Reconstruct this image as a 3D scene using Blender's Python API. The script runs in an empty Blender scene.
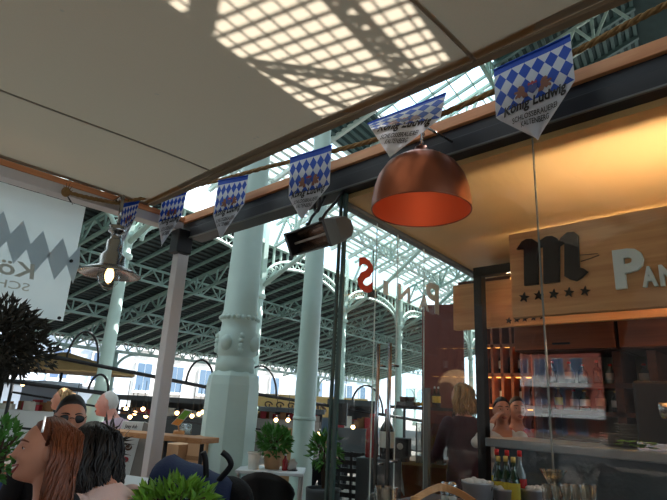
import bpy, bmesh, math, random
from mathutils import Vector as V, Matrix, noise as mnoise
random.seed(7)
PI = math.pi
scn = bpy.context.scene
COL = scn.collection
# ------------------------------------------------------------------ camera
FPX = 520.0
CAMP = V((0, 0, 1.4))
def cam_axes(yaw=44, pitch=16.5, roll=-3.1):
    y, p, r = math.radians(yaw), math.radians(pitch), math.radians(roll)
    h = V((math.cos(y), math.sin(y), 0)); rt = V((math.sin(y), -math.cos(y), 0)); up = V((0, 0, 1))
    F = h*math.cos(p)+up*math.sin(p); U = -h*math.sin(p)+up*math.cos(p)
    return rt*math.cos(r)-U*math.sin(r), rt*math.sin(r)+U*math.cos(r), F
CR, CU, CF = cam_axes()
cd = bpy.data.cameras.new('camera'); cam = bpy.data.objects.new('camera', cd); COL.objects.link(cam)
cd.sensor_fit = 'HORIZONTAL'; cd.sensor_width = 36; cd.lens = 36*FPX/667; cd.clip_start = .05; cd.clip_end = 500
cam.matrix_world = Matrix(((CR.x, CU.x, -CF.x, CAMP.x), (CR.y, CU.y, -CF.y, CAMP.y), (CR.z, CU.z, -CF.z, CAMP.z), (0, 0, 0, 1)))
scn.camera = cam
# a point of the place from where it shows in the photo and one known coordinate
def ray(x, y): return CF+CR*((x-333.5)/FPX)-CU*((y-250)/FPX)
def onX(x, y, k): d = ray(x, y); return CAMP+d*((k-CAMP.x)/d.x)
def onY(x, y, k): d = ray(x, y); return CAMP+d*((k-CAMP.y)/d.y)
def onZ(x, y, k): d = ray(x, y); return CAMP+d*((k-CAMP.z)/d.z)
def dep(x, y, k): return CAMP+ray(x, y)*k
HA = math.radians(10)
HU = V((math.cos(HA), math.sin(HA), 0)); HW = V((-math.sin(HA), math.cos(HA), 0)); ZZ = V((0, 0, 1))
def hall(u, w, z): return HU*u+HW*w+ZZ*z
def onW(x, y, w): d = ray(x, y); return CAMP+d*(w/d.dot(HW))
# ------------------------------------------------------------------ materials
def s(r, g, b):
    f = lambda c: ((c/255+.055)/1.055)**2.4 if c > 10 else c/255/12.92
    return (f(r), f(g), f(b), 1)
def mat(name, col, rough=.6, metal=0, var=.12, vs=6, bump=0, bs=40, emit=None, es=0, spec=.5, alpha=None, stretch=None):
    m = bpy.data.materials.new(name); m.use_nodes = True
    nt = m.node_tree; b = nt.nodes['Principled BSDF']; L = nt.links
    b.inputs['Roughness'].default_value = rough; b.inputs['Metallic'].default_value = metal
    b.inputs['Specular IOR Level'].default_value = spec
    tc = nt.nodes.new('ShaderNodeTexCoord'); src = tc.outputs['Object']
    if stretch:
        mp = nt.nodes.new('ShaderNodeMapping'); mp.inputs['Scale'].default_value = stretch
        L.new(src, mp.inputs['Vector']); src = mp.outputs['Vector']
    n = nt.nodes.new('ShaderNodeTexNoise'); n.inputs['Scale'].default_value = vs; n.inputs['Detail'].default_value = 5
    L.new(src, n.inputs['Vector'])
    mx = nt.nodes.new('ShaderNodeMix'); mx.data_type = 'RGBA'
    mx.inputs['A'].default_value = tuple(c*(1-var) for c in col[:3])+(1,)
    mx.inputs['B'].default_value = tuple(min(1, c*(1+var)) for c in col[:3])+(1,)
    L.new(n.outputs['Fac'], mx.inputs['Factor']); L.new(mx.outputs['Result'], b.inputs['Base Color'])
    if bump:
        n2 = nt.nodes.new('ShaderNodeTexNoise'); n2.inputs['Scale'].default_value = bs; L.new(src, n2.inputs['Vector'])
        bp = nt.nodes.new('ShaderNodeBump'); bp.inputs['Strength'].default_value = bump; bp.inputs['Distance'].default_value = .01
        L.new(n2.outputs['Fac'], bp.inputs['Height']); L.new(bp.outputs['Normal'], b.inputs['Normal'])
    if emit:
        b.inputs['Emission Color'].default_value = emit; b.inputs['Emission Strength'].default_value = es
    return m
def wood(name, c1, c2, axis='Y', scale=3.0, rough=.55):
    m = bpy.data.materials.new(name); m.use_nodes = True
    nt = m.node_tree; b = nt.nodes['Principled BSDF']; L = nt.links; b.inputs['Roughness'].default_value = rough
    tc = nt.nodes.new('ShaderNodeTexCoord'); mp = nt.nodes.new('ShaderNodeMapping'); L.new(tc.outputs['Object'], mp.inputs['Vector'])
    mp.inputs['Scale'].default_value = {'X': (.12, 1.2, 2), 'Y': (1.2, .12, 2), 'Z': (1.5, 1.5, .12)}[axis]
    n = nt.nodes.new('ShaderNodeTexNoise'); n.inputs['Scale'].default_value = scale*4; n.inputs['Detail'].default_value = 8; n.inputs['Distortion'].default_value = .8
    L.new(mp.outputs['Vector'], n.inputs['Vector'])
    r = nt.nodes.new('ShaderNodeValToRGB'); r.color_ramp.elements[0].position = .3; r.color_ramp.elements[0].color = c1
    r.color_ramp.elements[1].position = .7; r.color_ramp.elements[1].color = c2
    L.new(n.outputs['Fac'], r.inputs['Fac']); L.new(r.outputs['Color'], b.inputs['Base Color'])
    return m
def glassmat(name, tint=(.93, .97, .96, 1), refl=.12, rough=.0):
    m = bpy.data.materials.new(name); m.use_nodes = True; nt = m.node_tree; L = nt.links
    nt.nodes.remove(nt.nodes['Principled BSDF']); out = nt.nodes['Material Output']
    t = nt.nodes.new('ShaderNodeBsdfTransparent'); t.inputs['Color'].default_value = tint
    g = nt.nodes.new('ShaderNodeBsdfGlossy'); g.inputs['Roughness'].default_value = rough
    lw = nt.nodes.new('ShaderNodeLayerWeight'); lw.inputs['Blend'].default_value = .5
    fr = nt.nodes.new('ShaderNodeMath'); fr.operation = 'POWER'; fr.inputs[1].default_value = 4; L.new(lw.outputs['Facing'], fr.inputs[0])
    ad = nt.nodes.new('ShaderNodeMath'); ad.operation = 'MULTIPLY_ADD'; ad.inputs[1].default_value = .8; ad.inputs[2].default_value = refl
    mx = nt.nodes.new('ShaderNodeMixShader'); L.new(fr.outputs[0], ad.inputs[0]); L.new(ad.outputs[0], mx.inputs['Fac'])
    L.new(t.outputs[0], mx.inputs[1]); L.new(g.outputs[0], mx.inputs[2]); L.new(mx.outputs[0], out.inputs['Surface'])
    return m
M = {}
M['canvas_hem'] = mat('canvas_hem', s(150, 130, 105), .9, var=.15)
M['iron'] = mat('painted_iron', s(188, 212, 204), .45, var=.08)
M['iron_dim'] = mat('painted_iron_shaded', s(140, 172, 164), .5, var=.08)  # same paint as the iron, with the roof's shade put into the colour
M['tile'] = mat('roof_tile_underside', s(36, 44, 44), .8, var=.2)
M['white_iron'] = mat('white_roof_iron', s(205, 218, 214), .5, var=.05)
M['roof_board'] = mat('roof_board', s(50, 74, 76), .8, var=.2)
M['orange_wood'] = wood('orange_beam_wood', s(212, 136, 88), s(238, 170, 118), 'Y')
M['orange_wood_x'] = wood('orange_beam_wood_x', s(196, 120, 72), s(226, 152, 100), 'X')
M['dark_steel'] = mat('dark_steel', s(52, 52, 54), .5, .3, var=.1)
M['black_steel'] = mat('black_steel', s(16, 16, 19), .45, .2, var=.1)
M['pale_metal'] = mat('pale_metal', s(196, 190, 188), .4, .25, var=.06, vs=20, stretch=(1, 1, .1))
M['chrome'] = mat('brushed_steel', s(190, 192, 195), .25, 1, var=.06)
M['galv'] = mat('galvanised_steel', s(164, 164, 162), .26, 1, var=.15, vs=14)
M['pail_steel'] = mat('pail_steel', s(188, 190, 192), .35, .6, var=.1)
M['copper'] = mat('copper_shell', s(156, 94, 70), .34, .8, var=.12, vs=5)
M['copper_in'] = mat('copper_inside', s(208, 112, 74), .5, .4, var=.06)
M['sign_wood'] = wood('sign_wood', s(206, 146, 92), s(232, 178, 122), 'Y')
M['letter_black'] = mat('letter_black', s(22, 16, 14), .7)
M['letter_white'] = mat('letter_white', s(225, 236, 232), .5, var=.03)
M['pav_ceiling'] = mat('pavilion_ceiling_paint', s(236, 196, 134), .45, var=.06, vs=2)
M['pav_side'] = mat('pavilion_grey', s(112, 114, 112), .6)
M['dark_wood'] = wood('dark_bar_wood', s(60, 30, 18), s(84, 44, 26), 'Y')
M['cab_wood'] = wood('cabinet_wood', s(134, 66, 32), s(160, 84, 44), 'Y')
M['slate'] = mat('slate_bar_front', s(70, 80, 88), .45, var=.35, vs=9, bump=.3)
M['slate_top'] = mat('slate_bar_top', s(130, 140, 146), .3, var=.2, vs=9)
M['black'] = mat('black_plastic', s(14, 14, 16), .5)
M['black_fabric'] = mat('black_fabric', s(20, 20, 23), .9, bump=.3, bs=120)
M['white'] = mat('white_paint', s(226, 230, 232), .5, var=.04)
M['facade'] = mat('pale_facade', s(176, 188, 202), .85, var=.06)
M['facade2'] = mat('cream_facade', s(186, 184, 180), .85, var=.06)
M['pane'] = mat('window_pane', s(84, 106, 128), .15, var=.2, vs=1)
M['shutter'] = mat('blue_shutter', s(70, 92, 122), .6)
M['brick_red'] = mat('red_brick', s(168, 92, 78), .85, var=.15, vs=30)
M['floor'] = mat('paving', s(120, 112, 104), .6, var=.15, vs=2)
M['plaster'] = mat('plaster', s(150, 146, 140), .85); M['rear_mask_dark'] = mat('rear_mask_dark', s(48, 46, 46), .9)
M['skin'] = mat('skin', s(200, 136, 108), .5, var=.06, vs=20)
M['skin_pink'] = mat('skin_ruddy', s(214, 150, 132), .5, var=.08, vs=20)
M['lip'] = mat('lips', s(150, 66, 60), .4)
M['teeth'] = mat('teeth', s(238, 232, 222), .3, var=.02)
M['eye'] = mat('eye_white', s(225, 220, 215), .2, var=.02)
M['iris'] = mat('iris', s(40, 26, 18), .2)
M['hair_dark'] = mat('hair_near_black', s(24, 17, 16), .5, var=.4, vs=60)
M['hair_auburn'] = mat('hair_auburn', s(112, 56, 28), .42, var=.65, vs=45)
M['hair_blonde'] = mat('hair_blonde', s(170, 132, 84), .5, var=.3, vs=50)
M['hair_white'] = mat('hair_white', s(214, 210, 204), .7, var=.1, vs=50)
M['cloth_black'] = mat('cloth_black', s(22, 22, 28), .9, bump=.2, bs=150)
M['cloth_pink'] = mat('cloth_pale_pink', s(226, 196, 190), .9, bump=.2, bs=150)
M['cloth_lilac'] = mat('cloth_lilac', s(186, 160, 172), .9, bump=.2, bs=150)
M['cloth_orange'] = mat('cloth_orange', s(216, 84, 48), .9)
M['cloth_maroon'] = mat('cloth_maroon', s(58, 24, 34), .9)
M['cloth_white'] = mat('cloth_white', s(215, 212, 208), .9)
M['cloth_red'] = mat('cloth_red', s(190, 44, 34), .9)
M['denim'] = mat('denim', s(44, 62, 104), .9, bump=.2, bs=150)
M['navy'] = mat('navy_canvas', s(26, 42, 80), .85, bump=.3, bs=60)
M['rope'] = mat('jute_rope', s(142, 108, 66), .95, var=.35, vs=40, bump=.6, bs=60)
M['olive'] = mat('olive_leaf', s(44, 40, 30), .6, var=.4, vs=10)
M['leaf'] = mat('bright_leaf', s(112, 160, 50), .45, var=.35, vs=10)
M['leaf2'] = mat('mid_leaf', s(70, 128, 46), .5, var=.35, vs=10)
M['bark'] = mat('bark', s(76, 60, 46), .9, var=.3)
M['terracotta'] = mat('terracotta', s(170, 120, 90), .8)
M['light_wood'] = wood('light_wood', s(176, 124, 76), s(206, 156, 104), 'Y')
M['light_wood_x'] = wood('light_wood_x', s(166, 112, 66), s(196, 142, 92), 'X')
M['tan_board'] = mat('tan_board', s(196, 152, 112), .7)
M['chalk'] = mat('board_white', s(226, 230, 228), .5, var=.03)
M['board_dark'] = mat('board_dark', s(60, 66, 70), .6)
M['food_yellow'] = mat('food_yellow', s(226, 182, 60), .6); M['food_red'] = mat('food_red', s(170, 50, 60), .6); M['food_brown'] = mat('food_brown', s(96, 66, 50), .6)
M['ink'] = mat('ink', s(34, 28, 28), .7, var=.02)
M['emblem'] = mat('emblem_brown', s(122, 70, 44), .6, var=.4, vs=60)
M['emblem_red'] = mat('emblem_red', s(150, 40, 40), .6); M['emblem_blue'] = mat('emblem_blue', s(50, 60, 120), .6)
M['green_glass'] = mat('green_glass', s(20, 52, 26), .1, var=.1, spec=.8)
M['dark_glass'] = mat('dark_bottle_glass', s(24, 28, 30), .1, var=.1, spec=.8)
M['amber_glass'] = mat('amber_glass', s(120, 66, 22), .12, spec=.8)
M['clear_bottle'] = mat('pale_bottle_glass', s(120, 134, 136), .08, spec=.9)
M['red_glass'] = mat('red_bottle', s(150, 24, 30), .2, spec=.7)
M['label_yellow'] = mat('label_yellow', s(206, 186, 62), .6); M['label_white'] = mat('label_white', s(220, 216, 206), .6)
M['gold_cap'] = mat('gold_cap', s(210, 178, 96), .4, .3); M['red_cap'] = mat('red_cap', s(206, 34, 30), .4)
M['salt'] = mat('white_contents', s(222, 222, 220), .8)
M['clear'] = glassmat('drinking_glass', (.9, .94, .94, 1), .14)
M['bulb_glow'] = mat('bulb_glow', s(255, 214, 150), .4, emit=s(255, 206, 140), es=9)
M['led_glow'] = mat('led_glow', s(255, 190, 110), .4, emit=s(255, 170, 80), es=2)
M['reflector'] = mat('heater_reflector', s(150, 128, 116), .25, .9)
M['quartz'] = mat('quartz_tube', s(200, 190, 185), .2)
M['awning'] = mat('tan_awning', s(204, 164, 112), .9)
M['mustard'] = mat('mustard_awning', s(234, 196, 128), .8)
M['crate'] = mat('crate_wood', s(150, 108, 72), .8)
M['paper_green'] = mat('paper_green', s(120, 176, 60), .7); M['paper_orange'] = mat('paper_orange', s(232, 150, 70), .7)
M['red_panel'] = mat('red_brown_panel', s(120, 52, 40), .6, var=.2)
M['red_letter'] = mat('red_letter', s(206, 60, 32), .5)
M['frost_letter'] = mat('frosted_letter', s(214, 226, 226), .6)
M['glass_wall'] = glassmat('pavilion_glass', (.97, .985, .98, 1), .02)
M['glass_edge'] = mat('glass_edge', s(130, 136, 130), .3)
def canopy_mat():
    m = bpy.data.materials.new('canopy_fabric'); m.use_nodes = True; nt = m.node_tree; L = nt.links
    nt.nodes.remove(nt.nodes['Principled BSDF']); out = nt.nodes['Material Output']
    tc = nt.nodes.new('ShaderNodeTexCoord')
    # woven cloth with a few blotchy stains
    n = nt.nodes.new('ShaderNodeTexNoise'); n.inputs['Scale'].default_value = 6.5; n.inputs['Detail'].default_value = 3; L.new(tc.outputs['Object'], n.inputs['Vector'])
    r = nt.nodes.new('ShaderNodeValToRGB'); e = r.color_ramp.elements
    e[0].position = .74; e[0].color = s(196, 146, 94); e[1].position = .80; e[1].color = s(112, 94, 78)
    L.new(n.outputs['Fac'], r.inputs['Fac'])
    n2 = nt.nodes.new('ShaderNodeTexNoise'); n2.inputs['Scale'].default_value = 180; L.new(tc.outputs['Object'], n2.inputs['Vector'])
    mu = nt.nodes.new('ShaderNodeMix'); mu.data_type = 'RGBA'; mu.blend_type = 'MULTIPLY'; mu.inputs['Factor'].default_value = .25
    L.new(r.outputs['Color'], mu.inputs['A']); L.new(n2.outputs['Color'], mu.inputs['B'])
    a = nt.nodes.new('ShaderNodeBsdfDiffuse'); b = nt.nodes.new('ShaderNodeBsdfTranslucent'); x = nt.nodes.new('ShaderNodeMixShader'); x.inputs['Fac'].default_value = .36
    L.new(mu.outputs['Result'], a.inputs['Color']); b.inputs['Color'].default_value = s(200, 186, 164)
    L.new(a.outputs[0], x.inputs[1]); L.new(b.outputs[0], x.inputs[2]); L.new(x.outputs[0], out.inputs['Surface'])
    return m
M['canopy'] = canopy_mat()
def flag_mat():
    m = bpy.data.materials.new('lozenge_print'); m.use_nodes = True; nt = m.node_tree; L = nt.links; b = nt.nodes['Principled BSDF']; b.inputs['Roughness'].default_value = .6
    uv = nt.nodes.new('ShaderNodeUVMap'); uv.uv_map = 'uv'
    sp = nt.nodes.new('ShaderNodeSeparateXYZ'); L.new(uv.outputs['UV'], sp.inputs[0])
    def mth(op, a, bb):
        k = nt.nodes.new('ShaderNodeMath'); k.operation = op
        for i, q in enumerate((a, bb)):
            if q is None: continue
            if isinstance(q, (int, float)): k.inputs[i].default_value = q
            else: L.new(q, k.inputs[i])
        return k.outputs[0]
    u5 = mth('MULTIPLY', sp.outputs[0], 6.0); v5 = mth('MULTIPLY', sp.outputs[1], 4.6)
    a = mth('FLOOR', mth('ADD', u5, v5), None); c = mth('FLOOR', mth('SUBTRACT', u5, v5), None)
    par = mth('ABSOLUTE', mth('MODULO', mth('ADD', a, c), 2), None)
    blue, white = s(20, 76, 184), s(214, 216, 222)
    m1 = nt.nodes.new('ShaderNodeMix'); m1.data_type = 'RGBA'; L.new(par, m1.inputs['Factor']); m1.inputs['A'].default_value = blue; m1.inputs['B'].default_value = white
    m2 = nt.nodes.new('ShaderNodeMix'); m2.data_type = 'RGBA'; L.new(mth('GREATER_THAN', sp.outputs[1], .645), m2.inputs['Factor']); L.new(m1.outputs['Result'], m2.inputs['A']); m2.inputs['B'].default_value = white
    m3 = nt.nodes.new('ShaderNodeMix'); m3.data_type = 'RGBA'; L.new(mth('LESS_THAN', sp.outputs[1], .10), m3.inputs['Factor']); L.new(m2.outputs['Result'], m3.inputs['A']); m3.inputs['B'].default_value = blue
    L.new(m3.outputs['Result'], b.inputs['Base Color'])
    # thin printed cloth lets some light through
    tr = nt.nodes.new('ShaderNodeBsdfTranslucent'); L.new(m3.outputs['Result'], tr.inputs['Color'])
    mx = nt.nodes.new('ShaderNodeMixShader'); mx.inputs['Fac'].default_value = .35
    L.new(b.outputs[0], mx.inputs[1]); L.new(tr.outputs[0], mx.inputs[2]); L.new(mx.outputs[0], nt.nodes['Material Output'].inputs['Surface'])
    return m
M['flag'] = flag_mat()
# ------------------------------------------------------------------ mesh helpers
WO = {}
class MB:
    def __init__(self): self.v = []; self.f = []; self.mi = []; self.sm = []; self.uv = None
    def add(self, vs, fs, smooth=False, m=0):
        b = len(self.v); self.v += [V(p) for p in vs]
        for f in fs: self.f.append([b+i for i in f]); self.mi.append(m); self.sm.append(smooth)
        return self
    def box(self, x0, x1, y0, y1, z0, z1, m=0):
        return self.obox(V(((x0+x1)/2, (y0+y1)/2, (z0+z1)/2)), V(((x1-x0)/2, 0, 0)), V((0, (y1-y0)/2, 0)), V((0, 0, (z1-z0)/2)), m)
    def obox(self, c, a, b, d, m=0):
        c = V(c); vs = [c+a*i+b*j+d*k for i in (-1, 1) for j in (-1, 1) for k in (-1, 1)]
        return self.add(vs, [(0, 1, 3, 2), (4, 6, 7, 5), (0, 4, 5, 1), (2, 3, 7, 6), (0, 2, 6, 4), (1, 5, 7, 3)], False, m)
    def bar(self, p, q, w, h, up=ZZ, m=0):
        p, q = V(p), V(q); d = (q-p); a = d.normalized(); sd = a.cross(up)
        if sd.length < 1e-4: sd = a.cross(V((1, 0, 0)))
        sd.normalize(); u2 = sd.cross(a)
        return self.obox((p+q)/2, d/2, sd*(w/2), u2*(h/2), m)
    def path(self, pts, rs, n=8, m=0, caps=True, smooth=True, flat=1.0):
        pts = [V(p) for p in pts]
        if not isinstance(rs, (list, tuple)): rs = [rs]*len(pts)
        vs = []; ref = None
        for i, p in enumerate(pts):
            t = (pts[min(i+1, len(pts)-1)]-pts[max(i-1, 0)])
            if t.length < 1e-7: t = V((0, 0, 1))
            t.normalize()
            if ref is None:
                ref = t.cross(V((0, 0, 1)))
                if ref.length < .05: ref = t.cross(V((1, 0, 0)))
            ref = (ref-t*ref.dot(t))
            if ref.length < 1e-5: ref = t.orthogonal()
            ref.normalize(); b = t.cross(ref)
            for k in range(n):
                an = 2*PI*k/n; vs.append(p+(ref*math.cos(an)+b*math.sin(an)*flat)*rs[i])
        fs = [(i*n+k, i*n+(k+1) % n, (i+1)*n+(k+1) % n, (i+1)*n+k) for i in range(len(pts)-1) for k in range(n)]
        if caps: fs += [tuple(reversed(range(n))), tuple(range((len(pts)-1)*n, len(pts)*n))]
        return self.add(vs, fs, smooth, m)
    def tube(self, p, q, r, r2=None, n=10, m=0, smooth=True): return self.path([p, q], [r, r if r2 is None else r2], n, m, True, smooth)
    def lathe(self, prof, n=24, c=(0, 0, 0), m=0, ax=None, smooth=True, caps=True):
        c = V(c); ex, ey, ez = ax or (V((1, 0, 0)), V((0, 1, 0)), V((0, 0, 1))); vs = []
        for r, z in prof:
            for k in range(n): an = 2*PI*k/n; vs.append(c+ex*(r*math.cos(an))+ey*(r*math.sin(an))+ez*z)
        fs = [(i*n+k, i*n+(k+1) % n, (i+1)*n+(k+1) % n, (i+1)*n+k) for i in range(len(prof)-1) for k in range(n)]
        if caps: fs += [tuple(reversed(range(n))), tuple(range((len(prof)-1)*n, len(prof)*n))]
        return self.add(vs, fs, smooth, m)
    def prism(self, poly, o, ex, ey, t, m=0):
        o = V(o); nz = ex.cross(ey).normalized()*t; n = len(poly)
        a = [o+ex*x+ey*y for x, y in poly]; vs = a+[p+nz for p in a]
        fs = [tuple(reversed(range(n))), tuple(range(n, 2*n))]+[(i, (i+1) % n, n+(i+1) % n, n+i) for i in range(n)]
        return self.add(vs, fs, False, m)
    def ball(self, c, r, n=16, k=10, m=0, fn=None):
        c = V(c); r = (r, r, r) if not isinstance(r, (tuple, list)) else r; vs = []
        for i in range(k+1):
            t = PI*i/k
            for j in range(n):
                a = 2*PI*j/n; d = V((math.sin(t)*math.cos(a), math.sin(t)*math.sin(a), math.cos(t)))
                p = V((d.x*r[0], d.y*r[1], d.z*r[2])); vs.append(c+(fn(p, d) if fn else p))
        return self.add(vs, [(i*n+j, (i+1)*n+j, (i+1)*n+(j+1) % n, i*n+(j+1) % n) for i in range(k) for j in range(n)], True, m)
    def mesh(self, name, o):
        me = bpy.data.meshes.new(name); me.from_pydata([p-o for p in self.v], [], self.f); me.polygons.foreach_set('material_index', self.mi); me.polygons.foreach_set('use_smooth', self.sm)
        if self.uv:
            l = me.uv_layers.new(name='uv')
            for lp in me.loops: l.data[lp.index].uv = self.uv[lp.vertex_index]
        me.validate(); me.update(); return me
    def build(self, name, mats, parent=None, o=None, bevel=0, fix=False):
        if parent is not None: o = WO[parent]
        elif o is None:
            n = len(self.v); o = V((sum(p.x for p in self.v)/n, sum(p.y for p in self.v)/n, min(p.z for p in self.v)))
        o = V(o); me = self.mesh(name, o)
        if fix:
            b = bmesh.new(); b.from_mesh(me); bmesh.ops.recalc_face_normals(b, faces=b.faces); b.to_mesh(me); b.free()
        return link(name, me, mats, parent, o, bevel)
def link(name, me, mats, parent, o, bevel=0):
    for q in (mats if isinstance(mats, (list, tuple)) else [mats]): me.materials.append(M[q] if isinstance(q, str) else q)
    ob = bpy.data.objects.new(name, me); COL.objects.link(ob); WO[ob] = V(o)
    if parent is not None: ob.parent = parent
    else: ob.location = o
    if bevel:
        bv = ob.modifiers.new('bevel', 'BEVEL'); bv.width = bevel; bv.segments = 2; bv.limit_method = 'ANGLE'
    return ob
def tag(o, label, cat, group=None, kind=None):
    o['label'] = label; o['category'] = cat
    if group: o['group'] = group
    if kind: o['kind'] = kind
    return o
def thing(name, label, cat, loc, group=None):
    o = bpy.data.objects.new(name, None); COL.objects.link(o); o.location = loc; o.empty_display_size = .05; WO[o] = V(loc)
    return tag(o, label, cat, group)
def struct(o): o['kind'] = 'structure'; return o
def kids(o): return [c for c in list(bpy.data.objects) if c.parent == o]
CHILD = {}
def dup(root, loc, rotz=0, label=None, scale=None):
    ks = CHILD.get(root)
    if ks is None: ks = CHILD[root] = [(c, kids(c)) for c in kids(root)]
    r = root.copy(); COL.objects.link(r); r.location = loc; r.rotation_euler = (0, 0, rotz); WO[r] = V(loc)
    if scale: r.scale = (scale,)*3
    if label: r['label'] = label
    for c, gs in ks:
        d = c.copy(); COL.objects.link(d); d.parent = r
        for g in gs: e = g.copy(); COL.objects.link(e); e.parent = d
    return r
def textmesh(txt, bold=0.0, shear=0.0, spacing=1.0, smallcaps=False):
    cu = bpy.data.curves.new('t', 'FONT'); cu.body = txt; cu.size = 1; cu.offset = bold; cu.shear = shear; cu.space_character = spacing; cu.resolution_u = 3
    ob = bpy.data.objects.new('t', cu); COL.objects.link(ob); dg = bpy.context.evaluated_depsgraph_get()
    me = bpy.data.meshes.new_from_object(ob.evaluated_get(dg)); vs = [v.co.copy() for v in me.vertices]; fs = [tuple(p.vertices) for p in me.polygons]
    bpy.data.objects.remove(ob); bpy.data.curves.remove(cu); bpy.data.meshes.remove(me)
    x0 = min(v.x for v in vs); x1 = max(v.x for v in vs); y0 = min(v.y for v in vs); y1 = max(v.y for v in vs)
    return [((v.x-x0)/(x1-x0), (v.y-y0)/(y1-y0)) for v in vs], fs, (x1-x0)/(y1-y0)
def solid_text(mb, T, o, ex, ey, t, m=0):
    """letters as solid plates: front, back and rim faces"""
    pts, fs, _ = T; n = ex.cross(ey).normalized()*t; o = V(o)
    a = [o+ex*x+ey*y for x, y in pts]; k = len(a); edges = {}
    for f in fs:
        for i in range(len(f)):
            e = (f[i], f[(i+1) % len(f)]); edges[e] = edges.get(e, 0)+1
    rim = [e for e in edges if (e[1], e[0]) not in edges]
    mb.add(a+[p+n for p in a], [tuple(reversed(f)) for f in fs]+[tuple(i+k for i in f) for f in fs]+[(e[0], e[1], e[1]+k, e[0]+k) for e in rim], False, m)
# ------------------------------------------------------------------ the market hall
b = MB(); b.box(-60, 70, -30, 70, -.2, 0); struct(b.build('floor', 'floor', o=(0, 0, 0)))
ROW = 10.3; U0 = 6.82; BAY = 4.67; SPR = 5.1; TOPZ = 5.98
cols = [U0+BAY*k for k in range(-2, 7)]
def lattice(b, p, q, h, n, r=.035, m=0, down=V((0, 0, -1)), ch=.07):
    p, q = V(p), V(q); b.bar(p, q, ch, ch, m=m); b.bar(p+down*h, q+down*h, ch, ch, m=m)
    for i in range(n):
        a = p.lerp(q, i/n); c = p.lerp(q, (i+1)/n); mid = p.lerp(q, (i+.5)/n)
        b.bar(a+down*h, mid, r, r, m=m); b.bar(mid, c+down*h, r, r, m=m)
        if i: b.bar(a, a+down*h, r, r, m=m)
# aisle roof: tiles on battens and rafters, falling away from the arcade
AR0, AR1 = (ROW+.1, 5.95), (20.4, 3.5)
def aisle(u, t, d=0): return hall(u, AR0[0]+(AR1[0]-AR0[0])*t, AR0[1]+(AR1[1]-AR0[1])*t-d)
b = MB(); ua, ub = cols[0]-3, cols[-1]+3
A, B, C, D = aisle(ua, 0), aisle(ub, 0), aisle(ub, 1.03), aisle(ua, 1.03)
b.add([A, B, C, D]+[p+ZZ*.12 for p in (A, B, C, D)], [(0, 1, 2, 3), (7, 6, 5, 4), (0, 4, 5, 1), (1, 5, 6, 2), (2, 6, 7, 3), (3, 7, 4, 0)])
for i in range(46):
    t = (i+.5)/46; b.bar(aisle(ua, t, .015), aisle(ub, t, .015), .07, .05, m=1)
u = ua
while u < ub:
    b.bar(aisle(u, 0, .07), aisle(u, 1.02, .07), .08, .08, m=2); u += .78
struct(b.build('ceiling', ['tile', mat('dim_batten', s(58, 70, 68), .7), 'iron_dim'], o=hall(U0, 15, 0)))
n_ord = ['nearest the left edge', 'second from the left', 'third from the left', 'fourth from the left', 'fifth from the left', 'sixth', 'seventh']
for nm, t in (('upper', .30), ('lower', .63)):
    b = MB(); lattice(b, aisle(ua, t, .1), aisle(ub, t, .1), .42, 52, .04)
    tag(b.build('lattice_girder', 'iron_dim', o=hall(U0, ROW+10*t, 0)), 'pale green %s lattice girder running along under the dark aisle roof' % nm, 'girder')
wherec = ['at far left behind the frosted banner', 'rising beside the sunlit arch at left', 'from the thin column behind the hanging lamp', 'behind the big fluted column', 'behind the slim round column', 'seen through the glass with the red letter', 'seen through the glass near the wooden fascia', 'far off through the glass', 'farthest off through the glass']
for k, u in enumerate(cols):
    if k in (0, 8): continue
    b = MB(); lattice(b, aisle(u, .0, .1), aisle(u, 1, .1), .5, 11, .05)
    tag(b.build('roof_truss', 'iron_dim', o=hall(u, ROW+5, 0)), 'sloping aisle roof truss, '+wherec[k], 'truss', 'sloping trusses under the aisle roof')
# far eave frieze with its columns
b = MB(); lattice(b, hall(ua, 20.2, 3.52), hall(ub, 20.2, 3.52), .40, 70, .045); b.bar(hall(ua, 20.2, 3.06), hall(ub, 20.2, 3.06), .12, .08)
tag(b.build('eave_frieze', 'iron', o=hall(U0, 20.2, 0)), 'long pale lattice frieze along the far eave above the street fronts', 'frieze')
for k in range(8):
    u = 13.75+(k-1)*7.6
    t = thing('eave_column', 'slim bracketed column of the far eave, '+['behind the frosted banner', 'between the old man and the aluminium post', 'behind the big fluted column', 'seen through the glass by the tall door handles', 'far off through the glass at the fascia', 'hidden far end', 'hidden farther end', 'last'][k], 'column', hall(u, 20.2, 0), 'columns of the far eave')
    b = MB(); b.lathe([(.22, 0), (.22, .5), (.13, .6), (.11, 2.1), (.2, 2.2), (.2, 2.3), (.12, 2.35), (.12, 3.05)], 14, hall(u, 20.2, 0)); b.build('shaft', 'iron', t)
    for sg in (-1, 1):
        b = MB(); b.path([hall(u+sg*(.1+1.0*(1-math.cos(a))), 20.2, 2.25+.8*math.sin(a)) for a in [PI/2*i/8 for i in range(9)]], .06, 6); b.build('bracket', 'iron', t)
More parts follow.
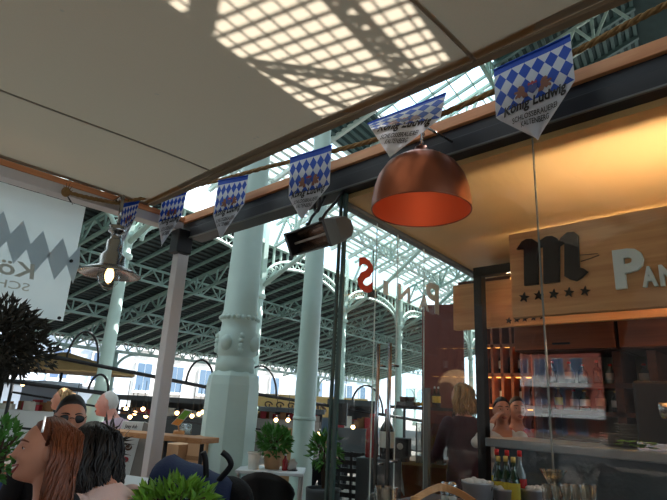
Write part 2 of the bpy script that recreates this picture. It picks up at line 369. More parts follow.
# arcade columns and the arches between them
for k, u in enumerate(cols):
    if k < 1: continue
    t = thing('arcade_column', 'pale green arcade column '+wherec[k], 'column', hall(u, ROW, 0), 'arcade columns')
    b = MB(); b.lathe([(.24, 0), (.24, 1.2), (.15, 1.35), (.125, 3.6), (.115, 4.3)], 16, hall(u, ROW, 0)); b.build('shaft', 'iron', t)
    b = MB(); b.lathe([(.115, 4.28), (.17, 4.32), (.17, 4.4), (.12, 4.46), (.14, 4.7), (.2, 4.78), (.2, 4.86), (.11, 4.9)], 16, hall(u, ROW, 0)); b.build('capital', 'iron', t)
    b = MB(); b.bar(hall(u, ROW, 4.85), hall(u, ROW, 6.7), .22, .16); b.build('post', 'iron', t)
for k in range(len(cols)-1):
    u0, u1 = cols[k]+.13, cols[k+1]-.13; w = (u1-u0)/2; um = (u0+u1)/2
    t = thing('iron_arch', 'flattened lattice arch of the clerestory, '+['at far left behind the banner', 'left of the thin column', 'left of the big fluted column', 'between the big column and the slim round column', 'behind the heater and the glass corner', 'under the red letter in the glass', 'right of the red letter', 'farthest right'][k], 'arch', hall(um, ROW, 0), 'clerestory arches')
    def arc(a, r): return hall(um-math.cos(a)*(w-r*.9), ROW, SPR-.25+math.sin(a)**.85*(TOPZ-SPR+.12-r))
    b = MB(); N = 20
    b.path([arc(PI*i/N, .0) for i in range(N+1)], .05, 6); b.path([arc(PI*i/N, .26) for i in range(N+1)], .05, 6)
    b.build('arch_ring', 'iron', t)
    b = MB()
    for i in range(N): b.bar(arc(PI*i/N, 0), arc(PI*(i+.5)/N, .26), .03, .03); b.bar(arc(PI*(i+.5)/N, .26), arc(PI*(i+1)/N, 0), .03, .03)
    b.build('lacing', 'iron', t)
    for i in range(1, 13):
        b = MB(); x = u0+(u1-u0)*i/13; c = abs(x-um)/w; z = SPR-.25+(1-c*c)**.42*(TOPZ-SPR+.12)
        if TOPZ+.03-z > .04: b.bar(hall(x, ROW, z), hall(x, ROW, TOPZ+.03), .06, .06); b.build('spandrel_bar', 'iron', t)
b = MB(); b.bar(hall(ua, ROW, TOPZ+.08), hall(ub, ROW, TOPZ+.08), .18, .12); struct(b.build('trim_1', 'iron', o=hall(U0, ROW, 0)))
# nave roof rising from the clerestory towards and over the terrace
SL = .42; EZ = 6.75; EW = 9.8
def nz(w): return EZ+SL*(EW-w) if w > 0 else EZ+SL*EW+SL*w
def nave(u, w, d=0): return hall(u, w, nz(w)-d)
nu0, nu1 = -14, 46
def slab(b, w0, w1, u0=nu0, u1=nu1, m=0):
    A, B, C, D = nave(u0, w0), nave(u1, w0), nave(u1, w1), nave(u0, w1)
    b.add([A, B, C, D]+[p+ZZ*.1 for p in (A, B, C, D)], [(3, 2, 1, 0), (4, 5, 6, 7), (0, 1, 5, 4), (1, 2, 6, 5), (2, 3, 7, 6), (3, 0, 4, 7)], False, m)
b = MB()
slab(b, 5.7, 6.9); slab(b, 0, 3.0); slab(b, -.66, 0); slab(b, -12, -1.44)
slab(b, -1.44, -.66, nu0, 6.9); slab(b, -1.44, -.66, 9.4, nu1)
for i in range(40):                                              # boards under the closed bands
    w = 5.75+i*.17 if i < 7 else .05+(i-7)*.17
    if w > 6.9 or (i >= 7 and w > 3): continue
    b.bar(nave(nu0, w, .03), nave(nu1, w, .03), .08, .05, m=1)
u = -3.0
while u < 40:
    b.bar(nave(u, 5.6, .08), nave(u, 9.9, .08), .09, .12, m=2)
    b.bar(nave(u, 0, .08), nave(u, 3.05, .08), .09, .12, m=1)
    u += 1.1675
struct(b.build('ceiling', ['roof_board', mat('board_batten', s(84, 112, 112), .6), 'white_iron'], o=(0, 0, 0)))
b = MB()                                                          # white louvre slats above the clerestory
i = 0; w = 6.95
while w < 9.85: b.bar(nave(nu0, w), nave(nu1, w), .125, .03, up=V((0, 0, 1)), m=0); w += .20
tag(b.build('louvre_roof', 'white_iron', o=hall(15, 8, 0)), 'white slatted roof band letting daylight in above the clerestory', 'roof')
b = MB(); lattice(b, nave(nu0, 8.7, .12), nave(nu1, 8.7, .12), .38, 90, .04)
tag(b.build('lattice_girder', 'white_iron', o=hall(15, 8.7, 0)), 'white lattice girder running under the slatted daylight roof', 'girder')
b = MB(); lattice(b, nave(nu0, 3.05, .12), nave(nu1, 3.05, .12), .5, 80, .05)
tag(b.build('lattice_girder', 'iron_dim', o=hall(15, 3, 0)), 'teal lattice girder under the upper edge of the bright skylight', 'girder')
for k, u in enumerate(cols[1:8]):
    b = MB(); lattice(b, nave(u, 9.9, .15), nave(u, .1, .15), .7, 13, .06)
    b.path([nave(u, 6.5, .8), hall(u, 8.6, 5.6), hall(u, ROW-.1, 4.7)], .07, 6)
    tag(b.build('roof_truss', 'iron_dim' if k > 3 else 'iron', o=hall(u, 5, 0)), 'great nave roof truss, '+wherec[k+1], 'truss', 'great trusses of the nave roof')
t_ = thing('skylight_grid', 'pale skylight bars seen bright above the edge of the canopy', 'skylight', nave(11, 4.4))
b = MB(); u = 2.0
while u < 30: b.bar(nave(u, 3.0), nave(u, 5.75), .05, .07); u += .58
b.build('rafter', 'iron_dim', t_)
b = MB(); w = 3.2
while w < 5.7: b.bar(nave(2, w), nave(30, w), .035, .05); w += .42
b.build('purlin', 'iron_dim', t_)
# roof light behind the ridge: the sun comes through it onto the canopy
t_ = thing('ridge_shadow_grid', 'barred roof light whose shadow falls on the canvas canopy', 'skylight', nave(8, -1.0))
b = MB(); u = 6.9
while u < 9.4: b.bar(nave(u-.12, -1.44), nave(u+.12, -.66), .009, .02); u += .09
b.build('rafter', 'iron_dim', t_)
b = MB(); w = -1.38
while w < -.7: b.bar(nave(6.9, w), nave(9.4, w), .007, .02); w += .075
b.build('purlin', 'iron_dim', t_)
b = MB(); lattice(b, nave(7.0, -1.12, .03), nave(9.4, -1.2, .03), .09, 22, .018, down=(HW*-1), ch=.025); lattice(b, nave(8.35, -.66, .03), nave(8.85, -1.4, .03), .08, 8, .016, down=HU, ch=.025); lattice(b, nave(8.35, -.66, .03), nave(9.3, -.95, .03), .08, 9, .016, down=HU, ch=.025)
b.build('lattice', 'iron_dim', t_)
b = MB(); b.bar(nave(8.10, -.62, .05), nave(7.08, -1.44, .05), .10, .03); b.build('shade_strip_bar', 'iron_dim', t_)  # added bar that throws the wide shade strip across the canopy
# big near columns
def big_column(c, sc, label):
    t = thing('fluted_column' if sc > .9 else 'round_column', label, 'column', c, 'large hall columns')
    n8 = 8; b = MB(); c = V(c)
    b.lathe([(r*sc, z) for r, z in ((.32, 0), (.32, .16), (.29, .2), (.28, 1.54), (.265, 1.63), (.215, 1.68))], 8, c, smooth=False); b.build('pedestal', 'iron', t)
    b = MB(); b.lathe([(r*sc, z) for r, z in ((.21, 1.66), (.21, 1.80), (.19, 1.82), (.19, 1.84), (.215, 1.87), (.215, 2.09), (.195, 2.11), (.19, 2.20), (.2, 2.22), (.205, 2.28), (.188, 2.32), (.168, 3.2), (.15, 7.2))], 28, c); b.build('shaft', 'iron', t)
    b = MB()
    for k in range(4):
        an = k*PI/2+.35; p = c+V((math.cos(an)*.205*sc, math.sin(an)*.205*sc, 1.97)); b.ball(p, (.07*sc, .07*sc, .085), 14, 8)
        an += PI/4; q = c+V((math.cos(an)*.212*sc, math.sin(an)*.212*sc, 1.97))
        for j in range(4): b.ball(q+V((0, 0, (j-1.5)*.05)), .035*sc, 8, 6)
    b.build('boss', 'iron', t)
    b = MB()
    for k in range(22): an = 2*PI*k/22; b.ball(c+V((math.cos(an)*.2*sc, math.sin(an)*.2*sc, 2.25)), (.03*sc, .03*sc, .028), 8, 6)
    b.build('bead_ring', 'iron', t)
    return t
pc = dep(247, 250, 6.0); big_column((pc.x, pc.y, 0), 1.0, 'big pale green iron column with octagonal base and beaded collar')
pr = dep(312, 300, 6.6); t = thing('round_column', 'slim plain pale column between the big column and the glass corner', 'column', (pr.x, pr.y, 0))
b = MB(); b.lathe([(.17, 0), (.17, .1), (.135, .14), (.125, 2.2), (.108, 7.3)], 28, (pr.x, pr.y, 0)); b.build('shaft', 'iron', t)
b = MB(); b.lathe([(.135, 1.2), (.14, 1.22), (.135, 1.24)], 28, (pr.x, pr.y, 0)); b.build('collar', 'iron', t)
# ------------------------------------------------------------------ street fronts beyond the hall
def front(name, label, u0, u1, w, h, wall, wins, sh, depth=6):
    t = thing(name, label, 'building', hall((u0+u1)/2, w, 0))
    b = MB(); A = hall(u0, w, 0); ex = HU*(u1-u0); b.obox(A+ex/2+HW*depth/2+ZZ*h/2, ex/2, HW*depth/2, ZZ*h/2); b.build('wall', wall, t)
    for (u, z, ww, hh) in wins:
        b = MB(); c = hall(u, w-.06, z); b.obox(c, HU*(ww/2+.09), HW*.05, ZZ*(hh/2+.09)); f = b.build('window', 'white', t)
        b = MB(); b.obox(c-HW*.05, HU*(ww/4-.02)*.92, HW*.02, ZZ*hh/2) if False else None
        for sg in (-1, 1): b.obox(c-HW*.05+HU*(sg*ww/4), HU*(ww/4-.03), HW*.02, ZZ*hh/2)
        b.build('pane', sh, f)
        b = MB(); b.obox(c-HW*.08-ZZ*(hh/2+.14), HU*(ww/2+.16), HW*.1, ZZ*.05); b.build('sill', 'white', t)
    return t
wl = [(u, z, 1.1, 1.7) for z in (2.9, 5.4) for u in [4.5+2.6*i for i in range(7)]]
t = front('apartment_building', 'pale bluish apartment front with white windows behind the left terrace', 2, 22.5, 31, 11, 'facade', wl, 'shutter')
for z in (1.75,):
    b = MB(); b.obox(hall(12, 30.7, z), HU*9.5, HW*.35, ZZ*.08); b.build('string_course', 'white', t)
wl = [(u, z, 1.3, 1.9) for z in (2.6, 5.6) for u in [25+3.0*i for i in range(6)]]
front('apartment_building', 'cream apartment front with pale shutters behind the big column', 23, 42, 33, 12, 'facade2', wl, 'pane')
wl = [(u, z, 1.4, 2.0) for z in (2.8, 6) for u in [45+3.4*i for i in range(7)]]
front('apartment_building', 'far bluish apartment front seen through the pavilion glass', 43, 70, 36, 12, 'facade', wl, 'pane')
# shop awning with a word on it, behind the big column
A = dep(262, 403, 19); B_ = dep(352, 414, 19); ex = (B_-A); ex.z = 0; L_ = ex.length; ex.normalize()
t = thing('shop_fascia', 'mustard shop fascia with dark scrolls and letters behind the two columns', 'sign', (A.x, A.y, 0))
cA = dep(258, 412, 19)
b = MB(); b.obox(cA+ex*1.9+ZZ*.3, ex*2.1, ex.cross(ZZ)*-.06, ZZ*.36); b.build('board', 'mustard', t)
nrm = ex.cross(ZZ); nrm = nrm if nrm.dot(CAMP-cA) > 0 else -nrm
b = MB(); T = textmesh('cos', .01); solid_text(b, T, cA+ex*1.55+ZZ*.08+nrm*.07, ex*.95, ZZ*.36, .02)
b.build('lettering', 'food_brown', t)
b = MB()
for k in range(3):
    c = cA+ex*(.35+.42*k)+ZZ*.28+nrm*.08
    b.path([c+ex*(.16*math.cos(a)*(1-a/9))+ZZ*(.1*math.sin(a)) for a in [i*.5 for i in range(14)]], .025, 5)
b.build('scroll', 'food_brown', t)
b = MB(); b.obox(cA+ex*1.9+ZZ*-1.35+HW*.6, ex*2.1, HW*.3, ZZ*1.3); b.build('shop_window', 'pane', t)
# tan parasol at the far left
pp = dep(62, 372, 15); t = thing('market_parasol', 'wide tan parasol seen beyond the blonde woman', 'parasol', (pp.x, pp.y, 0))
b = MB(); b.lathe([(2.1, -.02), (2.1, .02), (1.2, .28), (.12, .55), (.02, .56), (.05, .5), (1.2, .22)], 8, pp, smooth=False); b.build('canopy', 'awning', t)
b = MB(); b.tube((pp.x, pp.y, 0), (pp.x, pp.y, pp.z+.5), .04); b.build('pole', 'dark_steel', t)
# dark market stalls under the far eave
def stall(x0, x1, y0, y1, d, label, mt='board_dark', rf='board_dark'):
    A = dep(x0, y1, d); B2 = dep(x1, y1, d); ex = (B2-A); ex.z = 0; L2 = ex.length; ex.normalize(); ey = V((-ex.y, ex.x, 0)); c = (A+B2)/2
    z1 = dep((x0+x1)/2, y0, d).z
    t = thing('market_stall', label, 'stall', (c.x, c.y, 0)); c0 = V((c.x, c.y, 0))
    b = MB(); b.obox(c0+ZZ*.45, ex*L2/2, ey*.35, ZZ*.45); b.build('counter', mt, t)
    b = MB(); b.obox(c0+ZZ*(z1+.05)-ey*0, ex*(L2/2+.1), ey*.6, ZZ*.06); b.build('roof', rf, t)
    b = MB(); b.obox(c0+ZZ*(z1/2)+ey*.55, ex*L2/2, ey*.03, ZZ*z1/2); b.build('back_panel', rf, t)
    for sg in (-1, 1):
        b = MB(); b.tube(c0+ex*(sg*L2/2)-ey*.3, c0+ex*(sg*L2/2)-ey*.3+ZZ*z1, .04); b.build('post', 'dark_steel', t)
    b = MB()
    for k in range(16):
        q = c0+ex*((k/15-.5)*L2*.9)+ZZ*.9; h = .12+.14*random.random(); b.obox(q+ZZ*h/2+ey*random.uniform(-.2, .2), ex*.08, ey*.08, ZZ*h/2, random.randrange(3))
    tag(b.build('stall_goods', ['label_white', 'food_red', 'crate'], o=c0), 'jumble of goods set out on the '+label.split(' stall')[0]+' stall', 'goods', kind='stuff')
    return t
stall(118, 226, 402, 432, 13, 'dark roofed stall behind the old man and the aluminium post')
stall(255, 320, 412, 440, 15, 'grey stall below the mustard fascia', 'plaster')
stall(330, 372, 405, 440, 12, 'dim stall behind the seated silhouette in the glass')
stall(0, 58, 385, 430, 12, 'pale display stall behind the laughing woman', 'white', 'facade')
# black rails with hoops between the hall columns
def hooprail(p, q, hoops, label, drops=True):
    p, q = V(p), V(q); t = thing('hooped_rail', label, 'rail', (p.x, p.y, 0), 'black hooped rails')
    b = MB(); b.tube(p, q, .035, n=8); b.build('rail', 'black_steel', t)
    d = (q-p)
    for (a0, a1, h) in hoops:
        c = p+d*((a0+a1)/2); hw = d*((a1-a0)/2); b = MB()
        b.path([c+hw*-math.cos(a)+ZZ*(h*math.sin(a)) for a in [PI*i/14 for i in range(15)]], .022, 6); b.build('hoop', 'black_steel', t)
    for f in (0, 1):
        e = p+d*f; b = MB(); b.tube((e.x, e.y, 0), e, .03, n=8); b.build('post', 'black_steel', t)
    b = MB(); b.tube(p-ZZ*.7, q-ZZ*.7, .02, n=6); b.build('lower_rail', 'black_steel', t)
hooprail(dep(20, 350, 9), dep(226, 391, 10.5), [(.20, .34, .55), (.78, .93, .5)], 'black rail with thin hoops behind the old man and the aluminium post')
hooprail(dep(238, 391, 11), dep(446, 425, 13), [(.02, .16, .6), (.50, .66, .6)], 'black rail with thin hoops behind the slim column and glass corner')
hooprail(dep(-5, 379, 8.5), dep(110, 394, 9), [(.8, .98, .3)], 'low black rail with a small hoop in front of the blonde woman')
# warm string lights
P_ = [(23, 384), (126, 409), (130, 417), (135, 413), (143, 409), (146, 416), (160, 421), (177, 413), (192, 416), (199, 414), (203, 412), (276, 420), (288, 420), (319, 434), (353, 427), (75, 407)]
WH = ['by the olive tree', 'right of the old man, first', 'right of the old man, lowest', 'right of the old man, middle', 'above the menu board', 'above the menu board, lower', 'left of the aluminium post', 'right of the aluminium post', 'over the green leaflet', 'beside the leaflet', 'rightmost by the big column', 'left one under the mustard fascia', 'right one under the mustard fascia', 'behind the slim column', 'behind the silhouette in the glass', 'behind the man in sunglasses']
for (x, y), w in zip(P_, WH):
    p = dep(x, y, 10.5); t = thing('string_light', 'small warm globe bulb '+w, 'light bulb', p, 'warm globe bulbs under the stalls')
    b = MB(); b.ball(p, .042, 12, 8); b.build('globe', 'bulb_glow', t)
    b = MB(); b.tube(p+ZZ*.035, p+ZZ*.09, .02, n=8); b.tube(p+ZZ*.09, p+ZZ*.55, .006, n=5); b.build('holder', 'black', t)
# ------------------------------------------------------------------ terrace frame and canopy
BY = 4.23
t = thing('roof_beam', 'long beam over the pavilion glass, orange wood above dark steel', 'beam', (2.4, 1.2, 2.78))
b = MB(); b.box(2.36, 2.5, -2.5, BY+.1, 2.965, 3.035); b.build('wood_strip', 'orange_wood', t, bevel=.004)
b = MB(); b.box(2.385, 2.52, -2.5, BY+.1, 2.89, 2.965); b.box(2.36, 2.5, -2.5, BY-.1, 2.785, 2.89); b.build('steel_channel', 'dark_steel', t, bevel=.004)
b = MB(); b.box(2.345, 2.36, -2.5, BY-.12, 2.785, 2.795); b.build('steel_lip', 'pav_side', t)
t = thing('roof_beam', 'left terrace beam of orange wood over white metal above the frosted banner', 'beam', (.6, BY, 2.85))
b = MB(); b.box(-2.5, 2.34, BY-.02, BY+.12, 2.955, 3.0); b.build('wood_strip', 'orange_wood_x', t)
b = MB(); b.box(-2.5, 2.34, BY-.01, BY+.12, 2.875, 2.955); b.build('metal_channel', 'pale_metal', t, bevel=.004)
t = thing('terrace_post', 'square brushed aluminium post standing under the corner of the terrace frame', 'post', (2.36, BY, 0))
b = MB(); b.box(2.305, 2.415, BY-.05, BY+.05, 0, 2.68); b.build('shaft', 'pale_metal', t, bevel=.006)
b = MB(); b.box(2.24, 2.47, BY-.1, BY+.1, 0, .02); b.build('base_plate', 'pale_metal', t)
b = MB(); b.box(2.25, 2.40, BY-.11, BY+.03, 2.64, 2.86)
tag(b.build('steel_box', 'black_steel', bevel=.008), 'black square steel box at the top of the aluminium post', 'box')
CZ = 3.02; CX1 = 1.98; CY1 = 4.2; CX0 = -2.6; CY0 = -1.6
t = thing('canopy', 'big off white canvas canopy stretched over the terrace, sunlit on its far right edge', 'canopy', (0, 1.5, CZ))
b = MB(); NX, NY = 44, 52
def cz(x, y): return CZ-.05*math.sin(PI*(x-CX0)/(CX1-CX0))*math.sin(PI*(y-CY0)/(CY1-CY0))+.012*math.sin(y*2.2+x)
vs = [(CX0+(CX1-CX0)*i/NX, CY0+(CY1-CY0)*j/NY, cz(CX0+(CX1-CX0)*i/NX, CY0+(CY1-CY0)*j/NY)) for i in range(NX+1) for j in range(NY+1)]
b.add(vs, [(i*(NY+1)+j, (i+1)*(NY+1)+j, (i+1)*(NY+1)+j+1, i*(NY+1)+j+1) for i in range(NX) for j in range(NY)], True)
b.build('canvas', 'canopy', t)
b = MB()
for y in (3.18, 1.03, -.9):
    b.path([(CX0+(CX1-CX0)*i/30, y+.02*math.sin(i*.4), cz(CX0+(CX1-CX0)*i/30, y)-.003) for i in range(31)], .012, 6, flat=.25)
b.build('seam', 'canvas_hem', t)
b = MB()
b.bar((CX1, CY0, CZ), (CX1, CY1, CZ), .05, .035); b.bar((CX0, CY1, CZ), (CX1, CY1, CZ), .05, .03); b.bar((CX1-.06, CY0, CZ+.0), (CX1-.06, CY1, CZ+.0), .05, .012)
b.build('hem', 'canvas_hem', t, bevel=.006)
# ------------------------------------------------------------------ rope and pennants
RX = 2.22
rp = [onX(700, -12, RX), onX(640, 18, RX), onX(575, 52, RX), onX(510, 84, RX), onX(442, 114, RX), onX(380, 138, RX), onX(330, 152, RX), onX(268, 167, RX), onX(224, 179, RX), onY(187, 188, 4.1), onY(139, 199, 4.08), onY(121, 203, 4.12), onY(95, 199, 4.14), onY(66, 192, 4.16)]
def smooth_path(P, n):
    out = []
    for i in range(len(P)-1):
        p0, p1, p2, p3 = P[max(i-1, 0)], P[i], P[i+1], P[min(i+2, len(P)-1)]
        for k in range(n):
            u = k/n; out.append(.5*((2*p1)+(p2-p0)*u+(2*p0-5*p1+4*p2-p3)*u*u+(3*p1-p0-3*p2+p3)*u**3))
    return out+[P[-1]]
RP = smooth_path(rp, 14)
t = thing('bunting_rope', 'thick jute rope strung along the beams carrying the pennants', 'rope', rp[6])
b = MB()
for ph in (0, 2*PI/3, 4*PI/3):
    q = []
    for i, p in enumerate(RP):
        d = (RP[min(i+1, len(RP)-1)]-RP[max(i-1, 0)]).normalized(); s1 = d.cross(ZZ).normalized(); s2 = s1.cross(d); a = ph+i*.9
        q.append(p+s1*(.0085*math.cos(a))+s2*(.0085*math.sin(a)))
    b.path(q, .0095, 6)
b.build('rope', 'rope', t)
b = MB(); e = rp[-1]
b.ball(e, (.035, .035, .04), 10, 8)
for k in range(9):
    a = k*.7; b.path([e, e+V((math.cos(a)*.02, -.02, math.sin(a)*.03)), e+V((math.cos(a)*.035, -.02-.02*random.random(), math.sin(a)*.05+.02))], [.005, .004, .002], 5)
b.build('knot', 'rope', t)
def flag(TL, TR, R, L, TIP, label, curl=.02, text=True):
    c = (TL+TR)/2; t = thing('pennant', label, 'pennant', c, 'blue and white pennants on the rope')
    mid = (L+R)/2; nrm = (TR-TL).cross(L-TL).normalized(); nrm = nrm if nrm.dot(CAMP-c) > 0 else -nrm
    H = .66                                                     # share of the height down to the shoulders
    def at(u, v, off=0):
        if v <= H: k = v/H; p = TL.lerp(TR, u).lerp(L.lerp(R, u), k)
        else:
            k = (v-H)/(1-H); p = L.lerp(R, u).lerp(TIP, k)
        return p+nrm*(off+curl*math.sin(u*PI*1.7+.5)*(.25+v))
    def atxy(u, v, off=0):                                      # straight coordinates also below the shoulders
        if v <= H: return at(u, v, off)
        k = (v-H)/(1-H); lo = max(k/2*1.0, 0); uu = (u-lo)/(1-2*lo) if lo < .5 else .5
        return at(min(max(uu, 0), 1), v, off)
    b = MB(); b.uv = []; N, Kk = 16, 20; vs = []
    for side in (0, 1):
        for j in range(Kk+1):
            for i in range(N+1):
                v = j/Kk; u = i/N; vs.append(at(u, v, 0 if side == 0 else -.0016))
                k = max(0, (v-H)/(1-H)); b.uv.append((.5+(u-.5)*(1-k), v))
    Q = (N+1)*(Kk+1); fs = []
    for j in range(Kk):
        for i in range(N):
            a = j*(N+1)+i; f = (a, a+1, a+N+2, a+N+1); fs += [f, tuple(Q+x for x in reversed(f))]
    b.add(vs, fs, True); b.build('cloth', 'flag', t)
    b = MB(); b.path([at(i/10, .012, .001) for i in range(11)], .006, 6); b.build('top_hem', 'flag', t)
    if text:
        for nm, txt, u0, u1, v0, v1, bold, sh, mt in (('title', 'König Ludwig', .12, .90, .735, .60, .03, .15, 'ink'), ('subtitle', 'SCHLOSSBRAUEREI', .23, .77, .80, .75, .012, 0, 'ink'), ('subtitle', 'KALTENBERG', .34, .66, .865, .815, .012, 0, 'ink')):
            P, F_, _ = textmesh(txt, bold, sh); b = MB(); b.add([atxy(u0+(u1-u0)*x, v0+(v1-v0)*y, .004) for x, y in P], F_); b.build(nm, mt, t)
        def blob(b, pts, m=0): n = len(pts); b.add([at(u, v, .002) for u, v in pts], [tuple(range(n))], False, m)
        for sg in (-1, 1):
            b = MB(); q = [(.06, .575), (.07, .53), (.10, .50), (.095, .455), (.12, .41), (.165, .40), (.19, .43), (.175, .46), (.225, .455), (.235, .48), (.19, .50), (.225, .53), (.215, .56), (.185, .545), (.165, .565), (.14, .54), (.12, .58)]
            blob(b, [(.5+sg*u, v) for u, v in q]); b.build('heraldic_lion', 'emblem', t)
        b = MB(); blob(b, [(.445, .45), (.555, .45), (.555, .52), (.5, .57), (.445, .52)], 0); blob(b, [(.44, .44), (.45, .40), (.475, .42), (.5, .39), (.525, .42), (.55, .40), (.56, .44)], 1)
        b.build('shield', ['emblem_blue', 'emblem_red'], t)
    return t
fx = RX-.02
flag(onX(494, 70, fx), onX(570, 34, fx), onX(574.6, 80, fx-.03), onX(496.4, 119, fx-.03), onX(536.5, 138.8, fx-.05), 'large pennant at right, in front of the pavilion ceiling above the sign', .012)
flag(onX(368, 124, fx-.02), onX(446, 93, fx-.02), onX(440, 118, fx-.27), onX(372, 130.5, fx-.27), onX(389.5, 157, fx-.34), 'tilted pennant seen from below, just above the copper lamp', .004)
flag(onX(290.5, 158, fx), onX(331.5, 144.5, fx), onX(329, 185, fx-.02), onX(289, 198, fx-.02), onX(301, 218, fx-.03), 'pennant hanging directly above the bar heater', .012)
flag(onX(218.7, 180.5, fx), onX(248, 175, fx), onX(243.5, 204, fx), onX(213.6, 216, fx), onX(220.4, 236.5, fx-.02), 'pennant in front of the big column, left of the heater', .012)
flag(onY(163, 197, 4.08), onY(187, 190.6, 4.08), onY(182, 216, 4.04), onY(158, 223, 4.04), onY(161.5, 246, 4.0), 'pennant just left of the black steel box', .01)
flag(onY(121.4, 204, 4.08), onY(139.5, 201, 4.08), onY(135.4, 218, 4.05), onY(119, 233, 4.05), onY(121, 248, 4.03), 'leftmost small pennant, behind the hanging glass lamp', .01)
# ------------------------------------------------------------------ frosted banner with the mirrored print
yb = 4.02
c0, c1, c2, c3 = onY(-40, 168, yb), onY(86, 205, yb), onY(62, 322, yb), onY(-60, 302, yb)
zt, zb2 = 2.76, 1.875; xr = 1.385; xl = -.35
t = thing('banner_panel', 'frosted white acrylic banner under the left beam with faint mirrored print', 'banner', (.5, yb, zb2))
def frost_mat():
    m = bpy.data.materials.new('frosted_acrylic'); m.use_nodes = True; nt = m.node_tree; L = nt.links; nt.nodes.remove(nt.nodes['Principled BSDF'])
    tc = nt.nodes.new('ShaderNodeTexCoord'); n = nt.nodes.new('ShaderNodeTexNoise'); n.inputs['Scale'].default_value = 3; L.new(tc.outputs['Object'], n.inputs['Vector'])
    mx0 = nt.nodes.new('ShaderNodeMix'); mx0.data_type = 'RGBA'; mx0.inputs['A'].default_value = s(208, 226, 230); mx0.inputs['B'].default_value = s(232, 240, 240); L.new(n.outputs['Fac'], mx0.inputs['Factor'])
    a = nt.nodes.new('ShaderNodeBsdfTranslucent'); c = nt.nodes.new('ShaderNodeBsdfDiffuse'); L.new(mx0.outputs['Result'], a.inputs[0]); L.new(mx0.outputs['Result'], c.inputs[0])
    x = nt.nodes.new('ShaderNodeMixShader'); x.inputs[0].default_value = .15; L.new(a.outputs[0], x.inputs[1]); L.new(c.outputs[0], x.inputs[2]); L.new(x.outputs[0], nt.nodes['Material Output'].inputs[0]); return m
M['frost'] = frost_mat()
b = MB(); b.add([(xl, yb, zt), (xr, yb, zt), (xr, yb, zb2), (xl, yb, zb2)], [(0, 1, 2, 3)]); b.build('panel', 'frost', t)
M['faint_blue'] = mat('faint_blue_print', s(184, 206, 216), .8, var=.05); M['faint_brown'] = mat('faint_brown_print', s(184, 188, 178), .8, var=.05)
b = MB()
for k, (px_, py_) in enumerate(((40, 255), (60, 262), (20, 245), (78, 268), (0, 236))):
    c = onY(px_, py_-10, yb-.004); q = [(-.08, -.05), (0, -.21), (.08, -.05), (0, .11)]
    if k == 3: q = [(-.08, -.05), (0, -.2), (.02, -.05), (0, .1)]
    b.add([c+V((x, 0, z)) for x, z in q], [(0, 1, 2, 3)])
b.build('lozenge_print', 'faint_blue', t)
def mirror_text(txt, right, left, ztop, zbot, nm, bold, sh):
    P, F_, _ = textmesh(txt, bold, sh); b = MB(); b.add([(right+(left-right)*x, yb-.006, zbot+(ztop-zbot)*y) for x, y in P], [tuple(reversed(f)) for f in F_]); b.build(nm, 'faint_brown', t)
r1 = onY(36, 268, yb); mirror_text('König', r1.x, r1.x-.47, r1.z+.02, r1.z-.12, 'title', .02, .1); mirror_text('Ludwig', r1.x-.56, r1.x-1.15, r1.z+.02, r1.z-.12, 'title', .02, .1)
r1 = onY(30, 284, yb); mirror_text('SCHLOSSBRAUEREI', r1.x, r1.x-1.0, r1.z, r1.z-.055, 'subtitle', .004, 0)
r1 = onY(14, 294, yb); mirror_text('KALTENBERG', r1.x, r1.x-.66, r1.z, r1.z-.055, 'subtitle', .004, 0)
for (x, y) in ((71, 261), (59, 318)):
    b = MB(); c = onY(x, y, yb-.01); b.lathe([(.012, 0), (.012, .012), (.006, .016)], 12, c, ax=(V((1, 0, 0)), V((0, 0, 1)), V((0, -1, 0)))); b.build('stud', 'black_steel', t)
b = MB()
for x in (xl+.1, .6, xr-.1): b.tube((x, yb, zt-.01), (x, BY, 2.9), .006, n=6)
b.build('hanger', 'dark_steel', t)
# ------------------------------------------------------------------ hanging galvanised lamp
lx = onY(104, 290, 4.0); lp = V((lx.x+.02, 4.0, lx.z))
t = thing('pendant_lamp', 'galvanised ship lamp with wide brim and lit glass bulb under the left beam', 'lamp', lp)
b = MB(); b.lathe([(.225, .13), (.232, .125), (.232, .135), (.16, .172), (.105, .19), (.1, .20), (.098, .27), (.07, .30), (.068, .31), (.062, .40), (.045, .41), (.042, .46), (.065, .47), (.065, .52), (.03, .53)], 32, lp, caps=False); b.lathe([(.09, .185), (.16, .165), (.225, .13)], 32, lp, caps=False); b.build('shade', 'galv', t)
b = MB(); b.lathe([(.002, -.0), (.03, .012), (.07, .06), (.085, .11), (.085, .165), (.07, .19)], 24, lp, caps=False); b.build('glass_jar', 'clear', t)
b = MB(); b.lathe([(.002, .06), (.02, .07), (.034, .11), (.03, .145), (.016, .18)], 16, lp); b.build('bulb', mat('lamp_bulb', s(255, 226, 180), .4, emit=s(255, 200, 130), es=5), t)
b = MB(); b.tube(lp+ZZ*.53, V((lp.x, lp.y, 2.93)), .014); b.tube(V((lp.x, lp.y, 2.93)), V((lp.x, BY, 2.93)), .014); b.build('stem', 'galv', t)
